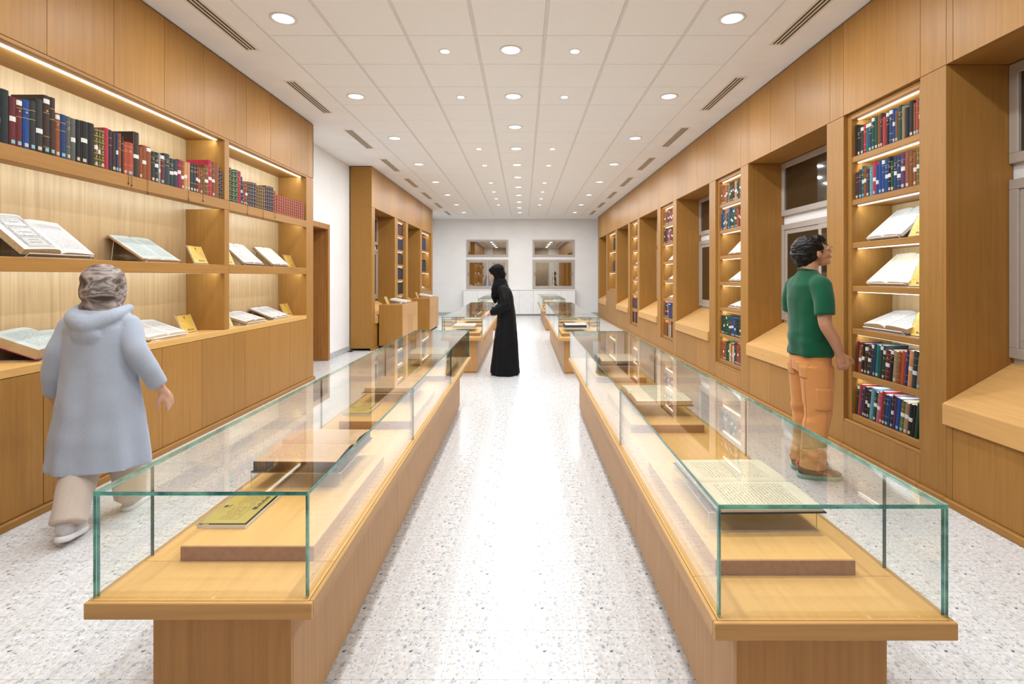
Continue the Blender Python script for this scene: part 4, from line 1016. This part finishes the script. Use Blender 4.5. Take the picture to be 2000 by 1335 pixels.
def face_bits(root, c, R, k, skin_dark, lash=True):
    c = Vector(c); f = lambda p: c + R @ (Vector(p)*k)
    lid = MB(); 
    for s_ in (-1, 1):
        b = Blob(); b.ell(f((.083, s_*.031, .010)), (.009*k, .013*k, .008*k), R, 12); me = b.m.mesh('eye', [EYEW], True); put('eye', me, [], root, local=True)
        b = Blob(); b.ell(f((.0905, s_*.031, .009)), (.0035*k, .0055*k, .0055*k), R, 10); me = b.m.mesh('iris', [IRIS], True); put('iris', me, [], root, local=True)
        put('eyebrow', MB().tube([f((.091, s_*.014, .030)), f((.092, s_*.030, .036)), f((.082, s_*.050, .031))], [.0028*k, .0035*k, .0015*k], 6), HAIR, root, True, local=True)
    b = Blob(); b.ell(f((.094, 0, -.0515)), (.008*k, .019*k, .0038*k), R, 12); b.ell(f((.093, 0, -.0585)), (.008*k, .016*k, .0042*k), R, 12)
    put('lips', b.m.mesh('lips', [LIPS], True), [], root, local=True)
def hand(B, wrist, d, nrm, thumb_side, curl=(.5, .7, .5), k=1.0, spread=.06, curls=None):
    """d: towards fingertips, nrm: palm normal (fingers curl towards it), thumb_side: +1/-1 along cross(d, nrm)"""
    w = Vector(wrist); d = Vector(d).normalized(); nrm = Vector(nrm); nrm = (nrm - d*nrm.dot(d)).normalized(); sd = d.cross(nrm)*thumb_side
    B.tube([w, w+d*.022*k, w+d*.045*k], [.026*k, .026*k, .024*k], 12)
    for o in (-.026, -.009, .009, .026): B.tube([w+d*.02*k+sd*o*k*.6, w+d*.055*k+sd*o*k, w+d*.088*k+sd*o*k], [.0155*k, .0145*k, .0115*k], 10)
    L = {.029: (.040, .024, .019), .010: (.045, .028, .021), -.010: (.042, .026, .020), -.028: (.033, .020, .017)}
    for i, (o, l) in enumerate(L.items()):
        p = w+d*.088*k+sd*o*k; a = 0; pts = [w+d*.075*k+sd*o*k, p]; cr = curls[i] if curls else curl
        dirn = (d + sd*o*spread*20).normalized()
        for j in range(3):
            a += cr[j]; v = dirn*math.cos(a)+nrm*math.sin(a); p = p+v*l[j]*k; pts.append(p)
        B.tube(pts, [.0095*k, .0092*k, .0084*k, .0076*k, .0062*k], 9)
    p = w+d*.030*k+sd*.026*k; pts = [w+d*.018*k+sd*.012*k, p]
    for v, l in ((d*.62+sd*.72+nrm*.35, .036), (d*.85+sd*.35+nrm*.42, .032), (d*.9+sd*.02+nrm*.5, .024)):
        p = p+v.normalized()*l*k; pts.append(p)
    B.tube(pts, [.017*k, .0155*k, .0118*k, .0105*k, .008*k], 10)
from mathutils.bvhtree import BVHTree
def patch_on(name, ob, quad, direction, off, mat, n=10):
    """cloth patch laid onto the garment: quad of 4 corner points projected along direction"""
    bv = BVHTree.FromPolygons([v.co for v in ob.data.vertices], [tuple(p.vertices) for p in ob.data.polygons])
    a, b, c, d_ = [Vector(q) for q in quad]; D = Vector(direction).normalized(); mb = MB(); pts = []
    for i in range(n+1):
        for j in range(n+1):
            u, v = i/n, j/n; p = a*(1-u)*(1-v)+b*u*(1-v)+c*u*v+d_*(1-u)*v
            h = bv.ray_cast(p-D*.3, D)
            q = (h[0]-D*off) if h[0] else p
            pts.append(q)
    k = (n+1)**2
    mb.v = [tuple(q) for q in pts]+[tuple(q+D*(off+.004)) for q in pts]
    I = lambda i, j: i*(n+1)+j
    for i in range(n):
        for j in range(n):
            mb.f += [(I(i, j), I(i+1, j), I(i+1, j+1), I(i, j+1)), (k+I(i, j), k+I(i, j+1), k+I(i+1, j+1), k+I(i+1, j))]; mb.m += [0, 0]
    for i in range(n):
        for e in ((I(i, 0), I(i+1, 0)), (I(i+1, n), I(i, n)), (I(0, i+1), I(0, i)), (I(n, i), I(n, i+1))):
            mb.f.append((e[0], e[1], k+e[1], k+e[0])); mb.m.append(0)
    return put(name, mb.mesh(name, [mat], True), [], ob, local=True)
def seam_on(name, ob, pts, direction, r, mat):
    bv = BVHTree.FromPolygons([v.co for v in ob.data.vertices], [tuple(p.vertices) for p in ob.data.polygons]); D = Vector(direction).normalized(); out = []
    for p, q in zip(pts[:-1], pts[1:]):
        for t in range(8):
            w = Vector(p).lerp(Vector(q), t/8); h = bv.ray_cast(w-D*.3, D)
            if h[0]: out.append(h[0]-D*r*.4)
    return put(name, MB().tube(out, r, 6).mesh(name, [mat], True), [], ob, local=True)
def nz(p, s, seed=0.0): return noise.noise(Vector((p.x*s[0]+seed, p.y*s[1]+seed*.7, p.z*s[2]-seed)))
SKIN = plain('skin_tan', (.47, .235, .145), .5, var=.06, vscale=30); SKINF = plain('skin_light', (.62, .36, .25), .5, var=.05, vscale=30)
LIPS = plain('lips', (.42, .13, .11), .5); EYEW = plain('eye_white', (.75, .72, .70), .25); IRIS = plain('iris_dark', (.03, .015, .01), .2)
def hairmat():
    m = plain('black_hair', (.004, .0035, .0035), .42, var=.5, vscale=90, spec=.3); return m
HAIR = hairmat()
def cloth(name, col, rough=.85, var=.08, scale=300, sheen=.2):
    m = plain(name, col, rough, var=var, vscale=scale, bump=.3, spec=.15); m.node_tree.nodes['Principled BSDF'].inputs['Sheen Weight'].default_value = sheen; return m
GREEN = cloth('green_jersey', (.004, .078, .036)); TAN = cloth('tan_canvas', (.60, .265, .085), var=.06); BLACK = cloth('black_abaya_cloth', (.004, .0045, .006), .6, .1, 200, .02); BLACKH = cloth('black_scarf', (.003, .003, .004), .8, .1, 200, .02)
COAT = cloth('pale_blue_coat_cloth', (.37, .42, .51), .8, .04, 120); BEIGE = cloth('beige_trouser_cloth', (.54, .455, .385), .85, .05, 150)
SHOEB = cloth('brown_mesh', (.085, .05, .04), .8, .3, 400, .1); SOLE = plain('mint_sole', (.16, .42, .33), .6, var=.2, vscale=60); CORAL = plain('coral_lace', (.75, .09, .04), .6); TEALL = plain('teal_tab', (.02, .22, .30), .6)
SHOEW = plain('pale_sneaker', (.52, .50, .50), .6, var=.1, vscale=50); SOLEW = plain('white_sole', (.72, .70, .70), .5)
def shoe(root, heel, yaw, L, upper, sole, lace=None, lift=0.0, tab=None):
    """heel point on the floor, toe along yaw"""
    h = Vector(heel); M = Matrix.Rotation(yaw, 3, 'Z') @ Matrix.Rotation(lift, 3, 'Y'); f = lambda p: h + M @ Vector(p)
    out = []
    for n_, prof, z0, z1, m in (('sole', 1.0, 0.0, .028, sole), ):
        pts = [];
        for i in range(28):
            a = 2*PI*i/28; x = L/2-L/2*math.cos(a); wv = (.033+.014*min(1, x/(L*.66)))*(1 if x < L*.7 else math.sqrt(max(0, 1-((x-L*.7)/(L*.31))**2))*.98+.02)
            if x < L*.12: wv *= math.sqrt(max(.05, 1-((L*.12-x)/(L*.13))**2))
            pts.append((x, wv*(1 if math.sin(a) > 0 else -1)*min(1, abs(math.sin(a))*3)))
        b = Blob(); mb = b.m; k = len(pts)
        for z, sc in ((.0, .93), (.007, 1.0), (.024, 1.0), (.030, .94)):
            rz = lambda x: (.012*max(0, (x/L-.8)/.2)**1.5 if z < .02 else 0)
            mb.v += [tuple(f((L/2+(x-L/2)*sc, y*sc, z+rz(x)))) for x, y in pts]
        for r in range(3):
            for i in range(k): j = (i+1) % k; mb.f.append((r*k+i, r*k+j, (r+1)*k+j, (r+1)*k+i)); mb.m.append(0)
        mb.f += [tuple(reversed(range(k))), tuple(3*k+i for i in range(k))]; mb.m += [0, 0]
        so = put('sole', mb.mesh('sole', [m], True), [], None, local=True); out.append(so)
    b = Blob()
    b.ell(f((L*.20, 0, .055)), (L*.19, .036, .045), M); b.ell(f((L*.42, 0, .048)), (L*.26, .038, .042), M); b.ell(f((L*.70, 0, .036)), (L*.28, .043, .032), M)
    b.tube([f((L*.17, 0, .06)), f((L*.17, 0, .098))], [.040, .038], 14)
    up = b.done('shoe', upper, root, .005, 3)
    so.parent = up; so.location = (0, 0, 0)
    if lace:
        lc = MB()
        for q in range(4): x = L*(.36+.075*q); z = .097-.014*q; lc.tube([f((x, -.024, z-.012)), f((x+.006, 0, z)), f((x, .024, z-.012))], .0035, 6)
        for s_ in (-1, 1): lc.tube([f((L*.30, s_*.033, .086)), f((L*.42, s_*.040, .055)), f((L*.58, s_*.042, .050)), f((L*.70, s_*.040, .036))], .0045, 6)
        o = put('lace', lc.mesh('lace', [lace], True), [], up, local=True)
        lc = MB().tube([f((L*.02, 0, .07)), f((-.004, 0, .10)), f((L*.05, 0, .125))], [.009, .008, .006], 8); put('heel_tab', lc.mesh('heel_tab', [lace], True), [], up, local=True)
    return up

# --- young man in a green T-shirt, facing the nearest shelf bay (towards +x), head tilted up
def man():
    r = thing('person', 'person in green T-shirt and tan cargo trousers looking up at the lit shelves', 'person', (2.035, 3.66, 0))
    B = Blob()
    hc = (.026, .0, 1.560); HR = rotm(-.10, -.32, 0)
    head(B, hc, HR, .98)
    B.tube([(-.005, 0, 1.50), (-.022, 0, 1.40)], [.056, .062], 16)
    B.loft([(-.01, 0, .90, .085, .12, 0), (-.005, 0, 1.05, .085, .12, 0), (-.01, 0, 1.25, .095, .14, 0), (-.02, 0, 1.35, .075, .12, 0), (-.02, 0, 1.41, .05, .06, 0)])
    B.tube([(-.015, -.150, 1.335), (-.035, -.215, 1.205), (-.035, -.235, 1.075), (.03, -.230, .975), (.075, -.218, .875)], [.050, .046, .041, .037, .026], 16)
    B.tube([(-.015, .150, 1.335), (-.02, .215, 1.205), (-.01, .23, 1.075), (.05, .22, .975), (.10, .20, .875)], [.050, .046, .041, .037, .026], 16)
    hand(B, (.073, -.218, .885), (.35, .02, -.94), (.25, .95, .1), 1, k=1.0, curl=(.75, .95, .7))
    hand(B, (.098, .20, .885), (.35, -.02, -.94), (.25, -.95, .1), -1, k=1.0, curl=(.6, .8, .6))
    for s_ in (-1, 1): B.tube([(-.0, s_*.075, .88), (.0, s_*.09, .50), (-.02, s_*.09, .10)], [.070, .052, .038], 14)
    B.done('body', SKIN, r, .005, 3)
    # hair: thick, swept back, short at the nape
    H = Blob(); c = Vector(hc); f = lambda p: c + HR @ (Vector(p)*.98)
    H.ell(f((-.036, 0, .056)), (.108, .095, .090), HR); H.ell(f((-.088, 0, .015)), (.068, .086, .088), HR); H.ell(f((-.066, 0, -.028)), (.054, .066, .058), HR)
    H.ell(f((-.052, 0, -.070)), (.040, .052, .045), HR); H.ell(f((.025, 0, .092)), (.066, .074, .042), HR); H.ell(f((.062, .0, .080)), (.034, .060, .028), HR)
    for s_ in (-1, 1): H.ell(f((.012, s_*.066, .036)), (.034, .015, .046), HR); H.ell(f((-.035, s_*.066, .0)), (.030, .016, .040), HR)
    H.done('hair', HAIR, r, .005, 2, disp=lambda p: .006*nz(p, (22, 22, 70), 3)+.004*nz(p, (60, 60, 120), 9))
    face_bits(r, hc, HR, .98, None)
    G_ = MB()
    for s_ in (-1, 1):
        pts = [f((.104, s_*.032+.022*math.cos(t), .010+.017*math.sin(t))) for t in [2*PI*i/16 for i in range(17)]]; G_.tube(pts, .0016, 6)
        G_.tube([f((.103, s_*.054, .014)), f((.03, s_*.079, .012)), f((-.012, s_*.082, .006))], .0016, 6)
    G_.tube([f((.105, -.010, .014)), f((.107, 0, .016)), f((.105, .010, .014))], .0016, 6)
    put('glasses', G_.mesh('glasses', [plain('brass_wire', (.45, .30, .12), .3, .8)], True), [], r, local=True)
    # T-shirt
    Sh = Blob()
    Sh.loft([(-.005, 0, .848, .128, .182, 0, .05), (-.005, 0, .90, .126, .180, 0, .04), (-.008, 0, 1.0, .120, .172, 0, .03), (-.010, 0, 1.12, .118, .172, 0), (-.018, 0, 1.25, .122, .182, 0), (-.026, 0, 1.335, .108, .180, 0), (-.024, 0, 1.385, .086, .150, 0), (-.020, 0, 1.425, .066, .088, 0), (-.018, 0, 1.442, .058, .064, 0)], nf=5)
    for s_ in (-1, 1):
        Sh.sleeve([(-.018, s_*.110, 1.345), (-.024, s_*.170, 1.330), (-.030, s_*.212, 1.245), (-.036 if s_ < 0 else -.02, s_*.232, 1.142)], [.070, .070, .064, .064], 22)
    def wr(p):
        back = max(0, min(1, (1.30-p.z)/.35)); 
        return .020*back*nz(p, (10, 9, 2.6), 5)+.014*max(0, 1-abs(p.z-.95)/.13)*nz(p, (7, 7, 15), 2)+.005*nz(p, (15, 15, 10), 8)
    sh = Sh.done('t_shirt', GREEN, r, .006, 5, disp=wr)
    put('collar', MB().tube([Vector((-.020+.060*math.cos(t), .064*math.sin(t), 1.440-.012*math.cos(t))) for t in [2*PI*i/24 for i in range(25)]], .0065, 8).mesh('collar', [GREEN], True), [], sh, local=True)
    put('hem', MB().tube([Vector((-.005+.131*math.cos(t), .185*math.sin(t), .862)) for t in [2*PI*i/36 for i in range(37)]], .003, 6).mesh('hem', [GREEN], True), [], sh, local=True)
    # trousers
    T_ = Blob()
    T_.loft([(-.002, 0, .74, .118, .165, 0), (-.004, 0, .80, .122, .170, 0), (-.004, 0, .88, .114, .165, 0)])
    for s_, hx in ((-1, -.01), (1, .02)):
        T_.loft([(hx-.022, s_*.084, .082, .084, .074, 0), (hx-.02, s_*.084, .16, .085, .078, 0), (hx-.010, s_*.084, .32, .085, .079, 0), (.0, s_*.086, .46, .089, .082, 0), (.0, s_*.084, .62, .100, .086, 0), (-.004, s_*.080, .78, .114, .090, 0)])
    def wt(p): return .006*nz(p, (10, 10, 7), 1)+.010*max(0, 1-abs(p.z-.42)/.18)*nz(p, (9, 9, 20), 4)+.011*max(0, 1-abs(p.z-.15)/.13)*nz(p, (9, 9, 28), 6)+.006*nz(p, (5, 5, 3), 11)
    tr = T_.done('trousers', TAN, r, .006, 4, disp=wt)
    TANS = cloth('tan_seam', (.50, .21, .06), var=.05)
    patch_on('side_pocket', tr, ((-.055, 0, .49), (.050, 0, .49), (.050, 0, .64), (-.055, 0, .64)), (0, 1, 0), .004, TAN)
    patch_on('back_pocket', tr, ((0, -.125, .70), (0, -.035, .70), (0, -.035, .81), (0, -.125, .81)), (1, 0, 0), .003, TAN)
    patch_on('back_pocket', tr, ((0, .035, .70), (0, .125, .70), (0, .125, .81), (0, .035, .81)), (1, 0, 0), .003, TAN)
    patch_on('waistband', tr, ((-.09, 0, .835), (.09, 0, .835), (.09, 0, .868), (-.09, 0, .868)), (0, 1, 0), .003, TAN)
    seam_on('seam', tr, [(.03, 0, .83), (.02, 0, .5), (-.01, 0, .10)], (0, 1, 0), .003, TANS)
    seam_on('seam', tr, [(0, -.105, .69), (0, -.10, .4), (0, -.095, .10)], (1, 0, 0), .0022, TANS)
    for z in (.64, .62): seam_on('seam', tr, [(-.052, 0, z), (.048, 0, z)], (0, 1, 0), .002, TANS)
    shoe(r, (-.125, -.05, 0), -.20, .295, SHOEB, SOLE, CORAL); shoe(r, (-.085, .105, 0), .12, .295, SHOEB, SOLE, CORAL)
man()

# --- woman in black abaya facing left (-x), leaning over the case
def woman():
    r = thing('person', 'person in black abaya and headscarf leaning over middle left display case', 'person', (-.255, 7.40, 0))
    B = Blob(); hc = (-.128, 0, 1.432); HR = rotm(PI, .0, 0) @ rotm(0, .42, 0)
    head(B, hc, HR, .92)
    B.tube([(-.10, 0, 1.37), (-.045, 0, 1.28)], [.05, .055], 14)
    B.loft([(.0, 0, .60, .09, .12, 0), (.01, 0, .85, .08, .11, 0), (-.01, 0, 1.1, .08, .12, 0), (-.045, 0, 1.24, .08, .14, 0), (-.05, 0, 1.29, .05, .07, 0)])
    # right arm away from camera hangs, left arm (towards camera) reaches to the glass
    B.tube([(-.045, -.15, 1.22), (.0, -.19, 1.0), (-.13, -.17, .905), (-.225, -.14, .882)], [.044, .038, .032, .023], 14)
    B.tube([(-.045, .15, 1.22), (-.03, .19, 1.0), (-.14, .15, .915), (-.205, .08, .895)], [.044, .038, .032, .023], 14)
    hand(B, (-.220, -.14, .882), (-.90, .05, -.36), (-.2, .1, -1), 1, curl=(.25, .35, .3), k=.92)
    hand(B, (-.205, .08, .895), (-.85, -.25, -.30), (-.1, 0, -1), -1, curl=(.5, .6, .5), k=.92)
    for s_ in (-1, 1): B.tube([(.01, s_*.06, .80), (.01, s_*.08, .45), (.01, s_*.09, .09)], [.07, .05, .035], 12)
    B.done('body', SKINF, r, .005, 3)
    face_bits(r, hc, HR, .92, None)
    H = Blob(); c = Vector(hc); f = lambda p: c + HR @ (Vector(p)*.92)
    H.ell(f((-.030, 0, .050)), (.108, .094, .092), HR); H.ell(f((-.050, 0, -.02)), (.080, .088, .10), HR); H.ell(f((.040, 0, .083)), (.052, .070, .042), HR)
    for s_ in (-1, 1): H.ell(f((.012, s_*.078, -.01)), (.044, .020, .095), HR); H.ell(f((.030, s_*.060, -.085)), (.045, .022, .040), HR)
    H.ell(f((.020, 0, -.130)), (.060, .065, .045), HR)
    H.loft([(-.040, 0, 1.10, .105, .150, 0), (-.050, 0, 1.20, .108, .165, 0), (-.062, 0, 1.28, .098, .130, 0), (-.085, 0, 1.36, .085, .095, 0)])
    H.tube([(-.115, -.05, 1.30), (-.150, -.075, 1.22), (-.155, -.085, 1.12), (-.140, -.08, 1.04)], [.055, .055, .045, .022], 14)
    H.done('headscarf', BLACKH, r, .006, 4, disp=lambda p: .009*nz(p, (9, 9, 16), 3)+.004*nz(p, (26, 26, 30), 6))
    A = Blob()
    A.loft([(-.005, 0, .012, .205, .215, 0, .09), (-.005, 0, .20, .190, .205, 0, .08), (.0, 0, .45, .165, .190, 0, .06), (.010, 0, .70, .140, .178, 0, .04), (.012, 0, .90, .125, .168, 0, .02), (.0, 0, 1.05, .118, .165, 0), (-.018, 0, 1.17, .115, .172, 0), (-.035, 0, 1.235, .098, .160, 0), (-.05, 0, 1.285, .065, .08, 0)], n=72, nf=9)
    A.sleeve([(-.035, -.145, 1.215), (-.005, -.19, 1.10), (.012, -.205, .985), (-.10, -.185, .925), (-.195, -.15, .893)], [.066, .066, .070, .064, .047], 18)
    A.sleeve([(-.035, .145, 1.215), (-.005, .19, 1.10), (-.01, .20, .985), (-.11, .16, .93), (-.185, .10, .903)], [.066, .066, .070, .062, .047], 18)
    def wa(p): return .012*max(0, min(1, (1.0-p.z)/.6))*nz(p, (11, 11, 1.2), 5)+.005*nz(p, (12, 12, 14), 2)+.006*(1 if p.x < -.03 and .8 < p.z < 1.05 else 0)*nz(p, (30, 12, 12), 7)
    A.done('abaya', BLACK, r, .007, 3, disp=wa)
    for s_ in (-1, 1): shoe(r, (.06, s_*.09, 0), PI, .235, BLACKH, BLACKPL)
woman()

# --- walker in pale coat and patterned headscarf, seen from behind
def scarf_mat():
    m, nt, b = new_mat('patterned_scarf'); L = nt.links.new
    tc = N(nt, 'ShaderNodeTexCoord'); mp = N(nt, 'ShaderNodeMapping'); mp.inputs['Scale'].default_value = (5, 5, 10); mp.inputs['Rotation'].default_value = (.3, .4, 0)
    L(tc.outputs['Object'], mp.inputs[0]); n = N(nt, 'ShaderNodeTexNoise'); n.inputs['Scale'].default_value = 1.3; n.inputs['Detail'].default_value = 3; n.inputs['Distortion'].default_value = 1.2
    L(mp.outputs[0], n.inputs['Vector']); r = ramp(nt, [(.36, (.06, .045, .04)), (.46, (.22, .17, .15)), (.55, (.42, .36, .34)), (.62, (.12, .09, .08)), (.72, (.50, .47, .47))])
    L(n.outputs['Fac'], r.inputs[0]); L(r.outputs[0], b.inputs['Base Color']); b.inputs['Roughness'].default_value = .8; return m
def walker():
    r = thing('person', 'person in pale blue-grey coat and patterned headscarf walking beside the left bookcase', 'person', (-2.395, 2.93, 0), rotz=.15)
    B = Blob(); hc = (.0, .045, 1.335); HR = rotm(PI/2, .10, 0)     # local forward = +y
    head(B, hc, HR, .95)
    B.tube([(0, .02, 1.27), (0, .0, 1.18)], [.052, .060], 14)
    B.loft([(0, 0, .62, .15, .11, 0), (0, 0, .90, .14, .10, 0), (0, 0, 1.1, .15, .095, 0), (0, 0, 1.19, .08, .07, 0)])
    B.tube([(-.155, 0, 1.12), (-.215, -.02, .90), (-.265, .05, .73), (-.275, .08, .68)], [.048, .040, .030, .023], 14)
    B.tube([(.155, 0, 1.12), (.225, -.04, .92), (.285, .02, .78), (.295, .05, .73)], [.048, .040, .030, .023], 14)
    hand(B, (-.274, .08, .69), (-.15, .35, -.9), (.9, .2, 0), 1, curl=(.3, .4, .3), k=.92)
    hand(B, (.294, .05, .74), (.25, .40, -.85), (-.9, .2, 0), -1, curl=(.3, .4, .3), k=.92)
    B.tube([(.075, 0, .66), (.06, .14, .40), (.02, .18, .10)], [.08, .052, .036], 14)
    B.tube([(-.075, 0, .66), (-.05, -.05, .38), (-.01, -.24, .13)], [.08, .052, .036], 14)
    B.done('body', SKINF, r, .006, 3)
    face_bits(r, hc, HR, .95, None)
    H = Blob(); c = Vector(hc); f = lambda p: c + HR @ (Vector(p)*.95)
    H.ell(f((-.035, 0, .045)), (.112, .100, .092), HR); H.ell(f((-.055, 0, -.02)), (.086, .098, .105), HR); H.ell(f((.03, 0, .082)), (.055, .078, .045), HR)
    for s_ in (-1, 1): H.ell(f((.008, s_*.082, -.01)), (.045, .022, .095), HR)
    H.ell(f((-.03, 0, -.125)), (.095, .105, .060), HR); H.ell(f((-.02, 0, -.165)), (.10, .12, .04), HR)
    H.done('headscarf', scarf_mat(), r, .006, 4, disp=lambda p: .007*nz(p, (6, 6, 12), 3))
    A = Blob()
    A.loft([(.0, -.02, .335, .252, .175, 0, .07), (.0, -.015, .50, .235, .165, 0, .06), (.0, -.01, .72, .205, .148, 0, .04), (0, -.005, .90, .185, .132, 0, .02), (0, -.005, 1.03, .180, .128, 0), (0, -.005, 1.11, .178, .120, 0), (0, 0, 1.175, .142, .100, 0), (0, .01, 1.225, .085, .085, 0)], n=64, nf=6)
    A.sleeve([(-.145, 0, 1.120), (-.195, -.03, .98), (-.235, .0, .86), (-.270, .055, .735)], [.064, .060, .056, .047], 18)
    A.sleeve([(.145, 0, 1.120), (.205, -.055, .99), (.250, -.02, .88), (.288, .025, .775)], [.064, .060, .056, .047], 18)
    # hood lying on the back
    A.tube([(-.125, .03, 1.215), (-.10, -.075, 1.175), (0, -.125, 1.125), (.10, -.075, 1.175), (.125, .03, 1.215)], [.030, .042, .052, .042, .030], 14); A.ell((0, -.115, 1.075), (.075, .040, .065), rotm(0, 0, .3))
    A.done('coat', COAT, r, .007, 4, disp=lambda p: .012*max(0, min(1, (1.05-p.z)/.5))*nz(p, (7, 7, 1.5), 5)+.006*nz(p, (9, 9, 9), 2))
    T_ = Blob()
    T_.loft([(.075, 0, .50, .10, .11, 0), (.08, 0, .60, .11, .12, 0)]); T_.loft([(-.075, .03, .50, .10, .11, 0), (-.08, 0, .60, .11, .12, 0)])
    T_.sleeve([(.078, .0, .55), (.070, .12, .36), (.050, .19, .08)], [.105, .092, .082], 18)
    T_.sleeve([(-.075, .02, .55), (-.052, -.07, .36), (-.012, -.235, .11)], [.105, .092, .080], 18)
    T_.done('trousers', BEIGE, r, .007, 4, disp=lambda p: .008*nz(p, (12, 12, 9), 1))
    shoe(r, (-.012, -.30, .040), PI/2+.15, .245, SHOEW, SOLEW, None, lift=.16); shoe(r, (.05, .13, 0), PI/2, .245, SHOEW, SOLEW, None)
walker()
